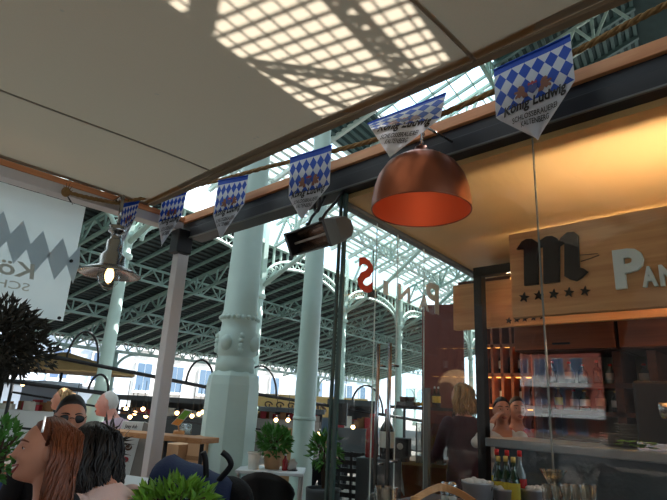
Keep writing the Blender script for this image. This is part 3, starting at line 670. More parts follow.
# ------------------------------------------------------------------ copper pendant
cp = dep(421, 203, 2.62); PS = 1.12
t = thing('copper_pendant', 'large copper dome pendant with glowing orange inside in front of the glass', 'lamp', cp)
prof = [(.222, -.035), (.222, .0), (.214, .06), (.196, .12), (.162, .175), (.112, .212), (.05, .228), (.04, .245), (.03, .275), (.012, .285)]
b = MB(); b.lathe([(r_*PS, z_*PS) for r_, z_ in prof], 48, cp, caps=False); b.build('shell', 'copper', t)
b = MB(); b.lathe([(r_*PS, z_*PS) for r_, z_ in ((.22, -.036), (.219, 0), (.211, .058), (.193, .117), (.159, .171), (.11, .207), (.001, .222))], 48, cp, caps=False); b.build('inner_lining', 'copper_in', t)
b = MB(); b.path([cp+V((.2205*math.cos(a), .2205*math.sin(a), -.036))*PS for a in [2*PI*i/48 for i in range(49)]], .0035, 6); b.build('rim', 'copper', t)
b = MB(); b.lathe([(.018, .222), (.018, .19), (.022, .19), (.022, .16), (.012, .15)], 12, cp); b.build('socket', 'black', t)
b = MB(); b.ball(cp+ZZ*.12, .032, 14, 10); b.build('bulb', mat('pendant_bulb', s(255, 170, 110), .4, emit=s(255, 120, 60), es=.7), t)
b = MB(); top = V((cp.x+.35, cp.y+.06, 2.9)); b.path([cp+ZZ*.31, cp+ZZ*.42, V((cp.x, cp.y, 2.84))], .006, 6); b.path([V((cp.x, cp.y, 2.84)), V((2.37, cp.y, 2.87))], .007, 6)
for k in range(5): c = cp+V((.005*k, .0, .325+.026*k)); b.path([c+V((.011*math.cos(a), .004*math.sin(a)*(k % 2), .016*math.sin(a))) for a in [2*PI*i/10 for i in range(11)]], .003, 5)
b.build('chain', 'galv', t)
# ------------------------------------------------------------------ bar heater
h0, h1 = onX(297, 243, 2.33), onX(334, 231, 2.2)
hc = (h0+h1)/2; ax = (h1-h0).normalized(); 
t = thing('patio_heater', 'grey infrared bar heater hanging from the beam by loops', 'heater', hc)
fw = (CAMP+V((.3, .6, .1))-hc); fw = (fw-ax*fw.dot(ax)); fw.z = -.9*fw.length*.5; fw = (fw-ax*fw.dot(ax)).normalized(); up = ax.cross(fw); up = up if up.z > 0 else -up
HL = (h1-h0).length/2
def hsec(k, sc=1): return [(-.055*sc, .06*sc), (-.06*sc, -.03*sc), (-.02*sc, -.065*sc), (.06*sc, -.065*sc), (.075*sc, -.02*sc), (.06*sc, .06*sc)]
b = MB()                                                           # open trough: back and lips only
q = [(-.075, .062), (-.082, .062), (-.075, -.035), (-.03, -.07), (.04, -.07), (.08, -.03), (.086, .062), (.079, .062), (.072, -.025), (.037, -.062), (-.028, -.062), (-.068, -.03)]
b.prism([(x, y) for x, y in q], hc-ax*HL, up, fw, 1); n = len(q)
e = hc+ax*HL-(hc-ax*HL)
for i in range(n): b.v[n+i] = b.v[i]+e
b.build('housing', 'pav_side', t, fix=True)
for sg in (-1, 1):
    b = MB(); q2 = [(-.085, .066), (-.08, -.038), (-.032, -.075), (.042, -.075), (.085, -.034), (.09, .066)]; o = hc+ax*(HL*sg)
    k = len(q2); vs = [o+up*x+fw*y for x, y in q2]; vs += [p+ax*(sg*(.03 if sg < 0 else .03)) for p in vs]
    b.add(vs, [tuple(range(k)), tuple(range(k, 2*k))]+[(i, (i+1) % k, k+(i+1) % k, k+i) for i in range(k)])
    if sg > 0:
        o2 = o+ax*.03; vs = [o2+up*x+fw*y for x, y in q2]; vs += [p+ax*.10+(o2-p)*.25 for p in vs]; b.add(vs, [tuple(range(k)), tuple(range(k, 2*k))]+[(i, (i+1) % k, k+(i+1) % k, k+i) for i in range(k)], False, 1)
    b.build('end_cap', ['black', 'pav_side'], t, fix=True)
b = MB(); b.add([hc-ax*HL+up*-.068+fw*.03, hc+ax*HL+up*-.068+fw*.03, hc+ax*HL+fw*-.05, hc-ax*HL+fw*-.05, hc+ax*HL+up*.07+fw*.03, hc-ax*HL+up*.07+fw*.03], [(0, 1, 2, 3), (3, 2, 4, 5)]); b.build('reflector', 'reflector', t)
b = MB(); b.tube(hc-ax*HL*.98+fw*.015, hc+ax*HL*.98+fw*.015, .009); b.build('quartz_tube', 'quartz', t)
b = MB()
for f_ in (-.15, .55):
    a = hc+ax*(HL*f_)+up*.085; tp = V((2.38, a.y, 2.79)); b.ball(a+ZZ*.012, .016, 10, 8)
    b.path([a, a.lerp(tp, .3)+V((.0, .012, 0)), a.lerp(tp, .6)-V((0, .012, 0)), tp], .010, 6)
c = hc+ax*(HL*.3)+up*.085+ZZ*.13
b.path([c+ax*(.035*math.cos(a))+ZZ*(.05*math.sin(a)) for a in [2*PI*i/16 for i in range(17)]], .011, 8)
b.build('hanging_loop', 'dark_steel', t)
# ------------------------------------------------------------------ pavilion shell
PZ = 2.75
sA, sB = V((2.42, 2.26, 0)), V((4.8, 2.50, 0)); sd = (sB-sA).normalized(); sn = V((-sd.y, sd.x, 0))
b = MB(); A = [V((2.44, 2.27, PZ)), V((4.95, 2.525, PZ)), V((4.95, -2.6, PZ)), V((2.44, -2.6, PZ))]
b.add(A+[p+ZZ*.08 for p in A], [(0, 1, 2, 3), (7, 6, 5, 4), (0, 4, 5, 1), (1, 5, 6, 2), (2, 6, 7, 3), (3, 7, 4, 0)]); struct(b.build('ceiling', 'pav_ceiling', o=(3.5, 0, PZ)))
b = MB(); b.bar(V((2.44, 2.31, PZ+.04)), V((4.95, 2.565, PZ+.04)), .06, .13); struct(b.build('trim_2', 'pav_side'))
gy = [2.26, .955, -.35, -1.6]
for k in range(3):
    b = MB(); b.box(2.425, 2.437, gy[k+1]+.004, gy[k]-.004, .02, 2.79); struct(b.build('window_%d' % (k+1), 'glass_wall', o=(2.43, gy[k], 0)))
for k, y in enumerate(gy[:3]):
    b = MB(); b.box(2.424, 2.438, y-.0025, y+.0025, .02, 2.78); struct(b.build('trim_%d' % (k+3), 'glass_edge'))
b = MB(); b.box(2.40, 2.42, 2.222, 2.247, 0, 2.78); b.box(2.40, 2.42, 2.27, 2.285, 0, 2.78); struct(b.build('trim_6', mat('glass_corner_post', s(70, 96, 92), .3)))
seg = [0, .42, .72, 1.15, 2.3]
for k in range(4):
    b = MB(); p, q = sA+sd*(seg[k]+.006), sA+sd*(seg[k+1]-.006); b.bar(p+ZZ*1.34, q+ZZ*1.34, .012, 2.66); struct(b.build('window_%d' % (k+4), 'glass_wall', o=p))
    b = MB(); b.bar(q+sd*.004+ZZ*.02, q+sd*.004+ZZ*2.7, .006, .007, up=sd); struct(b.build('trim_%d' % (k+7), 'letter_white'))
# mirrored shop name on the side glass, read from within
def onside(x, y):
    d = ray(x, y); k = (sA-CAMP).dot(sn)/d.dot(sn); return CAMP+d*k
t = thing('glass_lettering', 'mirrored shop letters stuck on the side glass, the first one red', 'lettering', onside(400, 300))
for ch, x0, x1, y0, y1, mt in (('S', 355, 370, 261, 295, 'red_letter'), ('I', 381, 386, 282, 296, 'frost_letter'), ('N', 396, 408, 288, 304, 'frost_letter'), ('A', 417, 427, 297, 312, 'frost_letter'), ('P', 424, 437, 286, 315, 'frost_letter')):
    P, F_, asp = textmesh(ch, .03); a = onside(x1, y1)-sn*.02; cx = onside(x0, y1)-sn*.02; h = (onside(x1, y0)-onside(x1, y1)).z
    b = MB(); solid_text(b, (P, F_, asp), a, sd*(-(cx-a).length), ZZ*h, .004); b.build('letter', mt, t, fix=True)
t = thing('wall_speaker', 'tiny black speaker box fixed high behind the side glass', 'speaker', onside(423, 289)+sn*.5)
b = MB(); q = onside(423, 289)+sn*.5; b.obox(q, sd*.035, sn*.03, ZZ*.03); b.build('cabinet', 'black', t, bevel=.004)
b = MB(); b.tube(q, V((q.x, q.y, PZ-.0)), .005); b.build('rod', 'black', t)
# ------------------------------------------------------------------ front sign
SX = 2.62
t = thing('wooden_sign', 'large front wooden sign board with black blackletter logo and white letters', 'sign', (SX, .3, 1.885))
b = MB(); b.box(SX, SX+.045, -1.3, 1.195, 1.885, 2.345); b.build('board', 'sign_wood', t, bevel=.003)
def sg(cx, cy): p = onX(500+cx/3.844, 200+cy/3.844, SX); return p
def plate(polys, nm, mt, th=.018):
    b = MB()
    for q in polys:
        P = [sg(x, y) for x, y in q]; b.add([V((SX-th, p.y, p.z)) for p in P]+[V((SX-.0005, p.y, p.z)) for p in P], [tuple(range(len(P))), tuple(range(len(P), 2*len(P)))]+[(i, (i+1) % len(P), len(P)+(i+1) % len(P), len(P)+i) for i in range(len(P))])
    return b.build(nm, mt, t, fix=True)
plate([[(68, 192), (88, 163), (105, 153), (128, 152), (150, 166), (150, 326), (98, 331), (96, 190)], [(146, 172), (160, 157), (182, 143), (205, 141), (224, 150), (232, 166), (232, 316), (172, 323), (170, 182), (150, 186)],
       [(226, 168), (240, 146), (262, 128), (290, 126), (303, 138), (308, 262), (326, 266), (341, 277), (318, 300), (296, 313), (270, 306), (252, 296), (252, 166), (232, 180)]], 'logo_letter', 'letter_black')
def star(cx, cy, r): return [(cx+(r if i % 2 == 0 else r*.42)*math.sin(i*PI/5+.1), cy-(r if i % 2 == 0 else r*.42)*math.cos(i*PI/5+.1)) for i in range(10)]
for cx, cy in ((94, 375), (150, 368), (208, 362), (266, 356), (328, 351)): plate([star(cx, cy, 20)], 'star', 'letter_black', .01)
def signletter(ch, x0, x1, y0, y1, slant):
    P, F_, asp = textmesh(ch, .045); a = sg(x0, y1); c = sg(x1, y1-slant); d = sg(x0, y0)
    b = MB(); o = V((SX-.0005, a.y, a.z)); ex = V((0, c.y-a.y, 0)); ez = V((0, 0, d.z-a.z))
    solid_text(b, (P, F_, asp), o, ex, ez, -.02 if ex.cross(ez).x > 0 else .02); b.build('letter', 'letter_white', t, fix=True)
signletter('P', 450, 568, 196, 346, 12); signletter('A', 553, 612, 260, 338, 6); signletter('N', 622, 690, 252, 334, 8)
b = MB(); b.path([V((SX-.001, sg(x, y).y, sg(x, y).z)) for x, y in ((308, 212), (340, 210), (375, 206), (382, 212), (350, 224), (312, 236))], .004, 5, flat=.5); b.build('crack', 'food_brown', t)
b = MB()
for y in (.1, -.7): b.tube((SX+.02, y, 2.345), (SX+.02, y, PZ), .008, n=8)
b.build('suspension_rod', 'pav_side', t)
b = MB(); b.box(SX+.05, SX+.08, -1.0, 1.15, 2.07, 2.095); tag(b.build('light_strip', 'pav_side'), 'slim rail added behind the front wooden sign for its fill light', 'light')  # added rail to carry the extra ceiling uplight
# second board behind, the fascia of the bar
FX = 3.75
t = thing('wooden_fascia', 'second wooden board behind the front sign with five small black stars', 'sign', (FX, .5, 2.0))
b = MB(); b.box(FX, FX+.05, -2.4, 2.215, 2.03, 2.40); b.build('board', 'sign_wood', t, bevel=.003)
def fs_(x, y): return onX(500+x/3.844, 200+y/3.844, FX)
for cx, cy in ((35, 468), (66, 464), (97, 461), (130, 457), (164, 453)):
    P = [fs_(x, y) for x, y in star(cx, cy-4, 13)]; b = MB(); b.add([V((FX-.008, p.y, p.z)) for p in P]+[V((FX, p.y, p.z)) for p in P], [tuple(range(10)), tuple(range(10, 20))]+[(i, (i+1) % 10, 10+(i+1) % 10, 10+i) for i in range(10)]); b.build('star', 'letter_black', t, fix=True)
b = MB(); b.box(FX-.03, FX+.0, -1.2, 1.7, 2.385, 2.40); tag(b.build('light_strip', 'led_glow'), 'warm light strip on top of the rear wooden fascia lighting the ceiling', 'light')
# ------------------------------------------------------------------ bar inside the pavilion
def part(nm, mt, t, fn, **k): b = MB(); fn(b); return b.build(nm, mt, t, **k)
b = MB(); b.box(3.81, 5.15, -2.6, 2.2, 2.36, 2.44); struct(b.build('ceiling', 'dark_wood', o=(4.4, 0, 2.4)))
b = MB(); b.box(5.15, 5.22, -2.6, 2.55, 0, 2.74); struct(b.build('wall_back', 'dark_wood', o=(5.2, 0, 0)))
b = MB(); b.box(4.78, 5.15, 2.54, 2.56, 0, 2.35); struct(b.build('wall_left', 'red_panel', o=(5, 2.8, 0)))
# black frame post and lintel
t = thing('door_frame', 'tall black door frame post with its lintel in front of the wooden fascia', 'frame', (3.66, 1.93, 0))
part('post', 'black_steel', t, lambda b: b.box(3.63, 3.70, 1.895, 1.96, 0, 2.46))
part('lintel', 'black_steel', t, lambda b: b.box(3.63, 3.70, -1.0, 1.96, 2.42, 2.49))
# wall cabinets
ys = [2.05, 1.2, .35, -.5, -1.35]
for k in range(4):
    y0, y1 = ys[k+1]+.006, ys[k]-.006; t = thing('wall_cabinet', 'brown wooden wall cabinet under the rear fascia, '+['leftmost by the black post', 'second from the left', 'third from the left', 'rightmost'][k], 'cabinet', (4.65, (y0+y1)/2, 1.93), 'wall cabinets above the bar shelves')
    part('body', 'dark_wood', t, lambda b: b.box(4.5, 5.1, y0, y1, 1.93, 2.34))
    d = part('door', 'cab_wood', t, lambda b: b.box(4.475, 4.5, y0+.01, y1-.01, 1.94, 2.33), bevel=.004)
    part('handle', 'black', d, lambda b: b.box(4.455, 4.475, (y0+y1)/2-.07, (y0+y1)/2+.07, 1.975, 1.99))
# shelf unit
t = thing('bar_shelf', 'dark back bar shelf unit holding rows of bottles under the cabinets', 'shelf', (4.9, 0, 0))
for z in (1.675, 1.455, 1.22): part('shelf', 'dark_wood', t, lambda b: b.box(4.66, 5.1, -1.6, 1.92, z-.035, z))
for y in (1.93, 1.27, 1.02, .3, -.5, -1.3): part('upright', 'dark_wood', t, lambda b: b.box(4.66, 5.1, y-.03, y+.03, 1.0, 1.93))
part('back_panel', mat('lit_back_panel', s(128, 132, 118), .5), t, lambda b: b.box(5.1, 5.12, -1.6, 1.92, 1.0, 1.93))
part('base', 'dark_wood', t, lambda b: b.box(4.6, 5.1, -1.6, 1.92, 0, 1.0))
def bottle(nm, label, group, c, h, r, glass, cap, lab=None, parts=True):
    t = thing(nm, label, 'bottle', c, group); c = V(c)
    b = MB(); b.lathe([(r*.92, 0), (r, .01), (r, h*.55), (r*.92, h*.62), (r*.42, h*.74), (r*.36, h*.8), (r*.34, h*.92)], 14, c); b.build('glass', glass, t)
    b = MB(); b.lathe([(r*.4, h*.9), (r*.4, h*.995), (r*.3, h)], 12, c); b.build('cap', cap, t)
    if lab: b = MB(); b.lathe([(r*1.02, h*.22), (r*1.03, h*.23), (r*1.03, h*.53), (r*1.02, h*.54)], 14, c, caps=False); b.build('label', lab, t)
    return t
kinds = [('dark_glass', 'black', 'label_white'), ('amber_glass', 'gold_cap', 'label_yellow'), ('clear_bottle', 'red_cap', 'label_white'), ('dark_glass', 'red_cap', None), ('green_glass', 'gold_cap', 'label_white'), ('clear_bottle', 'black', None)]
desc = ['dark bottle with white label', 'amber bottle with yellow label', 'clear bottle with red cap', 'plain dark bottle with red cap', 'green bottle with white label', 'plain clear bottle with black cap']
PR = []
for i, (g, c_, l_) in enumerate(kinds):
    pass
def ordn(i): return ['first', 'second', 'third', 'fourth', 'fifth', 'sixth', 'seventh', 'eighth', 'ninth', 'tenth', 'eleventh', 'twelfth', 'thirteenth', 'fourteenth', 'fifteenth', 'sixteenth', 'seventeenth', 'eighteenth', 'nineteenth', 'twentieth'][i]
for z, nm, yy in ((1.677, 'upper', [1.84-.12*i for i in range(20)]), (1.457, 'lower', [1.80-.11*i for i in range(17)])):
    j = 0
    for i, y in enumerate(yy):
        if any(abs(y-q) < .065 for q in (1.93, 1.27, 1.02, .3, -.5)): continue
        k = random.randrange(6); h = .15+.05*random.random()
        bottle('bottle', desc[k]+', %s along the %s back shelf' % (ordn(j), nm), 'bottles on the %s back shelf' % nm, (4.78+.1*random.random(), y, z), h if nm == 'lower' else h*1.05, .03+.012*random.random(), *kinds[k]); j += 1
# bar counter with slate front
t = thing('bar_counter', 'long bar counter with dark slate front and paler slate top', 'counter', (3.4, 0, 0))
part('front', 'slate', t, lambda b: b.box(3.22, 3.7, -1.6, 1.62, 0, 1.2))
part('top', 'slate_top', t, lambda b: b.box(3.17, 3.75, -1.6, 1.66, 1.2, 1.25), bevel=.006)
for i, (x, n_, lab) in enumerate(((632, 9, 'tall grey stack beside the green leaves'), (660, 6, 'short grey stack at the right edge'), (615, 5, 'low grey stack left of the green leaves'))):
    p = onX(x, 455, 3.5)
    for k in range(n_):
        b = MB(); b.lathe([(.04, 0), (.075, .012), (.078, .014), (.04, .008)], 18, (3.5, p.y, 1.2505+.0142*k)); tag(b.build('saucer', 'galv' if False else 'plaster'), '%s saucer from the bottom in the ' % ordn(k)+lab, 'saucer', 'saucers stacked on the bar')
b = MB(); p = onX(638, 457, 3.32)
for k in range(26):
    a = random.uniform(0, 6.3); q = V((3.32+.02*math.cos(a), p.y+random.uniform(-.09, .09), 1.262+random.random()*.03)); d = V((math.cos(a), math.sin(a), .1))*.035; n_ = V((-d.y, d.x, .01))*.35; b.add([q-d, q+n_, q+d, q-n_], [(0, 1, 2, 3)])
tag(b.build('lime_leaves', 'leaf', o=(3.32, p.y, 1.25)), 'heap of bright green leaves on the bar top', 'leaves', kind='stuff')
p = onX(648, 420, 3.6); t = thing('coffee_machine', 'black coffee machine on the bar at the right edge', 'machine', (3.55, p.y-.05, 1.25))
part('body', 'black', t, lambda b: b.box(3.42, 3.7, p.y-.3, p.y+.02, 1.25, 1.62), bevel=.015); part('drip_tray', 'chrome', t, lambda b: b.box(3.32, 3.42, p.y-.28, p.y, 1.25, 1.29)); part('group_head', 'chrome', t, lambda b: b.lathe([(.03, 1.42), (.035, 1.47), (.035, 1.5)], 14, (3.38, p.y-.14, 0)))
# wine rack with warm bottle lights
RXX = 4.72; ry0, ry1 = 2.46, 1.98
t = thing('wine_rack', 'tall wooden wine rack with warm light on every shelf behind the blonde waitress', 'rack', (RXX, 2.2, 0))
part('back', 'cab_wood', t, lambda b: b.box(RXX+.2, RXX+.23, ry1, ry0, 0, 2.3))
zs = [.9, 1.2, 1.48, 1.76, 2.03]
for z in zs: part('shelf', 'cab_wood', t, lambda b: b.box(RXX-.02, RXX+.2, ry1, ry0, z-.03, z))
nb = [ry0-.096*i for i in range(6)]
for y in nb: part('upright', 'cab_wood', t, lambda b: b.box(RXX-.02, RXX+.2, y-.012, y+.012, .3, 2.3))
for r_, z in enumerate(zs[:4]):
    for i in range(5):
        y = (nb[i]+nb[i+1])/2
        part('shelf_light', 'led_glow', t, lambda b: b.box(RXX+.0, RXX+.03, y-.022, y+.022, z+.238, z+.246))
        if (r_*5+i) % 7 == 5: continue
        bottle('wine_bottle', 'dark wine bottle, %s from the left on the %s shelf of the lit rack' % (ordn(i), ['lowest', 'second', 'third', 'top'][r_]), 'wine bottles in the lit rack', (RXX+.08, y, z), .225, .029, 'dark_glass', 'black', 'label_white' if i % 2 else None)
# side service counter seen through the side glass
def place(x, y, d): return dep(x, y, d)
ca, cb = dep(390, 459, 4.9), dep(446, 463, 4.7); ex = (cb-ca); ex.z = 0; L2 = ex.length; ex.normalize(); ey = V((-ex.y, ex.x, 0)); ey = ey if ey.dot(CF) > 0 else -ey
cz_ = (ca.z+cb.z)/2; base = V((ca.x, ca.y, 0))
t = thing('service_counter', 'plain wooden service counter seen through the glass beyond the steel door handles', 'counter', base+ex*L2/2)
part('body', 'cab_wood', t, lambda b: b.obox(base+ex*L2/2+ey*.25+ZZ*(cz_/2-.02), ex*L2/2, ey*.25, ZZ*(cz_/2-.02)))
part('top', 'light_wood', t, lambda b: b.obox(base+ex*L2/2+ey*.25+ZZ*(cz_-.02), ex*(L2/2+.03), ey*.28, ZZ*.02))
part('wall_panel', 'red_panel', t, lambda b: b.obox(base+ex*(L2*.75)+ey*.55+ZZ*1.25, ex*(L2*.42), ey*.02, ZZ*1.25))
sz = dep(410, 406, 4.9).z
t = thing('glass_shelf', 'grey shelf above the service counter carrying glassware', 'shelf', base+ex*L2/2+ZZ*sz)
part('board', 'dark_steel', t, lambda b: b.obox(base+ex*L2/2+ey*.3+ZZ*(sz-.015), ex*(L2/2+.05), ey*.17, ZZ*.015))
for f in (.02, .98): part('upright', 'dark_steel', t, lambda b: b.obox(base+ex*(L2*f)+ey*.45+ZZ*((sz+cz_)/2), ex*.012, ey*.012, ZZ*((sz-cz_)/2)))
q = base+ex*(L2*.42)+ey*.3+ZZ*sz
t = thing('cake_dome', 'clear box of pastries on the grey shelf', 'container', q); part('box', 'clear', t, lambda b: b.obox(q+ZZ*.085, ex*.13, ey*.1, ZZ*.085)); part('pastry', 'food_yellow', t, lambda b: [b.ball(q+ex*(-.07+.045*k)+ZZ*.025, (.028, .028, .022), 10, 6) for k in range(4)])
q = base+ex*(L2*.15)+ey*.3+ZZ*sz
t = thing('tray_of_cups', 'metal tray with dark cups at the left end of the grey shelf', 'tray', q); part('tray', 'galv', t, lambda b: b.obox(q+ZZ*.02, ex*.09, ey*.08, ZZ*.02)); part('cup', 'food_brown', t, lambda b: [b.lathe([(.025, .04), (.03, .09)], 12, q+ex*(-.05+.05*k)) for k in range(3)])
for k, f in enumerate((.70, .77)):
    q = base+ex*(L2*f)+ey*.26+ZZ*sz; bottle('oil_bottle', ['left', 'right'][k]+' of two slim bottles with yellow labels on the grey shelf', 'slim bottles on the grey shelf', q, .2, .022, 'dark_glass', 'label_white', 'food_yellow')
q = dep(402, 440, 4.75); q = V((q.x, q.y, cz_))
t = thing('coffee_grinder', 'small black machine with a round white dial on the service counter', 'machine', q)
part('body', 'black', t, lambda b: b.obox(q+ZZ*.12, ex*.075, ey*.06, ZZ*.08), bevel=.008); part('foot', 'black', t, lambda b: b.obox(q+ZZ*.02, ex*.06, ey*.05, ZZ*.02))
part('dial', 'label_white', t, lambda b: b.lathe([(.028, 0), (.028, .006)], 18, q+ZZ*.13-ey*.062, ax=(ex, ZZ, -ey), smooth=False))
q = dep(400, 452, 4.6); q = V((q.x, q.y, q.z)); q0 = base+ex*.08-ey*.02+ZZ*(cz_+.0)
t = thing('dish_towel', 'white towel hanging over the edge of the service counter', 'towel', q0)
b = MB(); vs = []
for i in range(9):
    for j in range(13):
        v = j/12; u = i/8-.5; p = q0+ex*(u*(.10+.05*v))-ey*(.03+.015*math.sin(u*14)+.02*math.sin(v*5))+ZZ*(.04-.32*v+.02*math.sin(u*9)); vs += [p]
b.add(vs, [(i*13+j, (i+1)*13+j, (i+1)*13+j+1, i*13+j+1) for i in range(8) for j in range(12)], True); o_ = b.build('cloth', 'cloth_white', t); sm = o_.modifiers.new('thick', 'SOLIDIFY'); sm.thickness = .006
q = dep(432, 432, 4.75); q = V((q.x, q.y, cz_))
t = thing('display_case', 'grey glass display case on the right of the service counter', 'case', q); part('case', 'clear', t, lambda b: b.obox(q+ZZ*.17, ex*.12, ey*.1, ZZ*.17)); part('base', 'galv', t, lambda b: b.obox(q+ZZ*.03, ex*.125, ey*.105, ZZ*.03)); part('edge', 'galv', t, lambda b: [b.obox(q+ex*(.12*i)+ey*(.1*j)+ZZ*.17, ex*.005, ey*.005, ZZ*.17) for i in (-1, 1) for j in (-1, 1)])
# two big display bottles and their plinth
q = dep(379, 458, 4.6); pz = q.z
t = thing('bottle_plinth', 'dark grey plinth under the two big display bottles', 'plinth', (q.x, q.y, 0)); part('block', 'board_dark', t, lambda b: b.obox(V((q.x, q.y, pz/2)), ex*.17, ey*.12, ZZ*pz/2), bevel=.005)
bottle('display_bottle', 'big red display bottle left of the steel door handles', 'big display bottles', q-ex*.07, .37, .06, 'red_glass', 'red_cap', None)
bottle('display_bottle', 'big dark display bottle with red capsule between the steel door handles', 'big display bottles', q+ex*.07, .42, .062, 'dark_glass', 'red_cap', 'label_white')
# steel pull handles on the glass door, one on each face
for nm, x0, y0, x1, y1, X, lab in (('door_handle', 378.5, 344, 375.5, 489, 2.36, 'left tall steel pull handle of the glass door, in front of the red bottle'), ('door_handle', 390, 343, 388, 487, 2.345, 'right tall steel pull handle of the glass door, beside the dark bottle')):
    a, c = onX(x0, y0, X), onX(x1, y1, X); c.y = a.y; t = thing(nm, lab, 'handle', c)
    part('bar', 'chrome', t, lambda b: b.tube(a, c, .0115, n=14)); [part('standoff', 'chrome', t, lambda b: b.tube(V((X, a.y, z)), V((2.425, a.y, z)), .007)) for z in (a.z-.12, c.z+.12)]
q = dep(427, 388, 3.9); t = thing('metal_post', 'thin grey metal post left of the waitress, rising from the counter', 'post', (q.x, q.y, 0)); part('shaft', 'pav_side', t, lambda b: b.box(q.x-.018, q.x+.018, q.y-.018, q.y+.018, 0, q.z)); part('foot', 'pav_side', t, lambda b: b.box(q.x-.05, q.x+.05, q.y-.05, q.y+.05, 0, .012))
# dark slatted bench and a hanging blackboard left of the glass corner
q = dep(358, 452, 5.2)
t = thing('slatted_bench', 'black high-backed slatted bench behind the glass corner', 'bench', (q.x, q.y, 0)); qb = V((q.x, q.y, 0))
part('backrest', 'black', t, lambda b: [b.obox(qb+ZZ*(q.z-.03-.075*k), ex*.32, ey*.012, ZZ*.022) for k in range(7)]+[b.obox(qb+ex*x+ZZ*(q.z-.28), ex*.012, ey*.015, ZZ*.28) for x in [-.31+.124*i for i in range(6)]])
part('seat', 'black', t, lambda b: b.obox(qb-ey*.22+ZZ*.43, ex*.33, ey*.22, ZZ*.025)); 
for i in (-1, 1):
    for j in (-.42, .0): part('leg', 'black', t, lambda b: b.obox(qb+ex*(.3*i)+ey*j+ZZ*.25, ex*.02, ey*.02, ZZ*.25))
q = dep(339, 414, 7.5); t = thing('hanging_board', 'small black board hanging behind the glass corner', 'board', q); part('panel', 'black', t, lambda b: b.obox(q, ex*.11, ey*.012, ZZ*.15)); part('frame', 'black_steel', t, lambda b: [b.obox(q+ex*(.115*i), ex*.008, ey*.016, ZZ*.16) for i in (-1, 1)]); part('cord', 'black', t, lambda b: [b.tube(q+ex*(.09*i)+ZZ*.15, q+ex*(.09*i)+ZZ*.8, .004, n=5) for i in (-1, 1)])
# ------------------------------------------------------------------ service table by the glass
TX0, TX1, TZ = 1.93, 2.34, 1.015
t = thing('service_table', 'dark high service table standing along the pavilion glass under the steel buckets', 'table', (2.13, .7, 0))
part('tabletop', 'dark_wood', t, lambda b: b.box(TX0, TX1, -.6, 1.5, TZ-.03, TZ), bevel=.004)
for x in (TX0+.05, TX1-.05):
    for y in (-.52, 1.42): part('leg', 'black_steel', t, lambda b: b.box(x-.022, x+.022, y-.022, y+.022, 0, TZ-.03))
def ontab(x, y): p = onZ(x, y, TZ+.12); return p
def bucket(x, ytop, r, h, label, fill):
    p = dep(x, ytop, 2.15); p = onX(x, ytop, p.x); h = p.z-TZ; c = V((p.x, p.y, TZ)); t = thing('steel_bucket', label, 'bucket', c, 'steel buckets on the service table')
    part('pail', 'pail_steel', t, lambda b: b.lathe([(.001, .004), (r*.82, .004), (r*.95, h*.97), (r, h), (r*1.03, h), (r*1.03, h-.008), (r, h-.01), (r*.85, 0), (.001, 0)], 28, c, caps=False))
    part('contents', fill, t, lambda b: [b.ball(c+V((random.uniform(-.6, .6)*r, random.uniform(-.6, .6)*r, h-.008+random.random()*.008)), (.017, .014, .012), 8, 6) for k in range(22)]+[b.lathe([(.001, h-.02), (r*.9, h-.02)], 20, c, caps=False)])
    part('handle', 'galv', t, lambda b: b.path([c+V((0, r*1.03*math.cos(a), h-.015-.05*math.sin(a)*.7)) for a in [PI*i/12 for i in range(13)]], .003, 5))
bucket(477.5, 481, .063, .1, 'largest steel bucket, left of the sauce bottles', 'salt')
bucket(505, 488, .05, .09, 'middle steel bucket right in front of the sauce bottles', 'salt')
bucket(532, 488, .056, .09, 'right steel bucket, beside the row of glasses', 'salt')
bt = [(494.5, 454, 'dark', 1), (498, 456, 'gold', 0), (505.5, 456, 'gold', 0), (513, 457, 'gold', 0), (496.5, 449, 'red', 1), (506.8, 450, 'red', 1), (519.3, 450.5, 'redclear', 1)]
lb = ['dark green bottle hidden leftmost behind the gold-capped ones', 'left green bottle with gold cap and yellow label', 'middle green bottle with gold cap and yellow label', 'right green bottle with gold cap and yellow label', 'red-capped dark bottle behind the left gold cap', 'red-capped dark bottle behind the middle gold cap', 'clear bottle with red cap and red label at the right of the group']
for (x, y, k, row), l in zip(bt, lb):
    if k == 'dark': continue
    X = 2.20+.07*row; p = onX(x, y, X); h = p.z-TZ
    bottle('sauce_bottle', l, 'sauce bottles on the service table', (X, p.y, TZ), h, .024, {'gold': 'green_glass', 'red': 'dark_glass', 'redclear': 'clear_bottle'}[k], {'gold': 'gold_cap', 'red': 'red_cap', 'redclear': 'red_cap'}[k], {'gold': 'label_yellow', 'red': 'label_yellow', 'redclear': 'red_cap'}[k])
gi = 0
for row, X in ((0, 2.06), (1, 2.16)):
    for k in range(5):
        p = onX(548+9.6*k+row*3, 484+(k % 2), X); h = min(p.z-TZ, .16); c = V((X, p.y, TZ)); t = thing('drinking_glass', 'straight clear glass, %s from the left in the %s row on the service table' % (ordn(k), ['front', 'back'][row]), 'glass', c, 'clear glasses on the service table'); 
        part('tumbler', 'clear', t, lambda b: b.lathe([(.001, .008), (.019, .008), (.0215, h), (.0225, h), (.0205, 0), (.001, 0)], 20, c, caps=False)); gi += 1
p = onX(552, 462, 2.12); c = V((2.25, p.y+.05, TZ)); h = .20; t = thing('stemmed_glass', 'single stemmed glass standing behind the row of straight glasses', 'glass', c)
part('bowl', 'clear', t, lambda b: b.lathe([(.004, .1), (.05, .175), (.052, .178), (.004, .107)], 22, c, caps=False)); part('stem', 'clear', t, lambda b: b.lathe([(.032, 0), (.03, .003), (.004, .008), (.0035, .1)], 16, c))
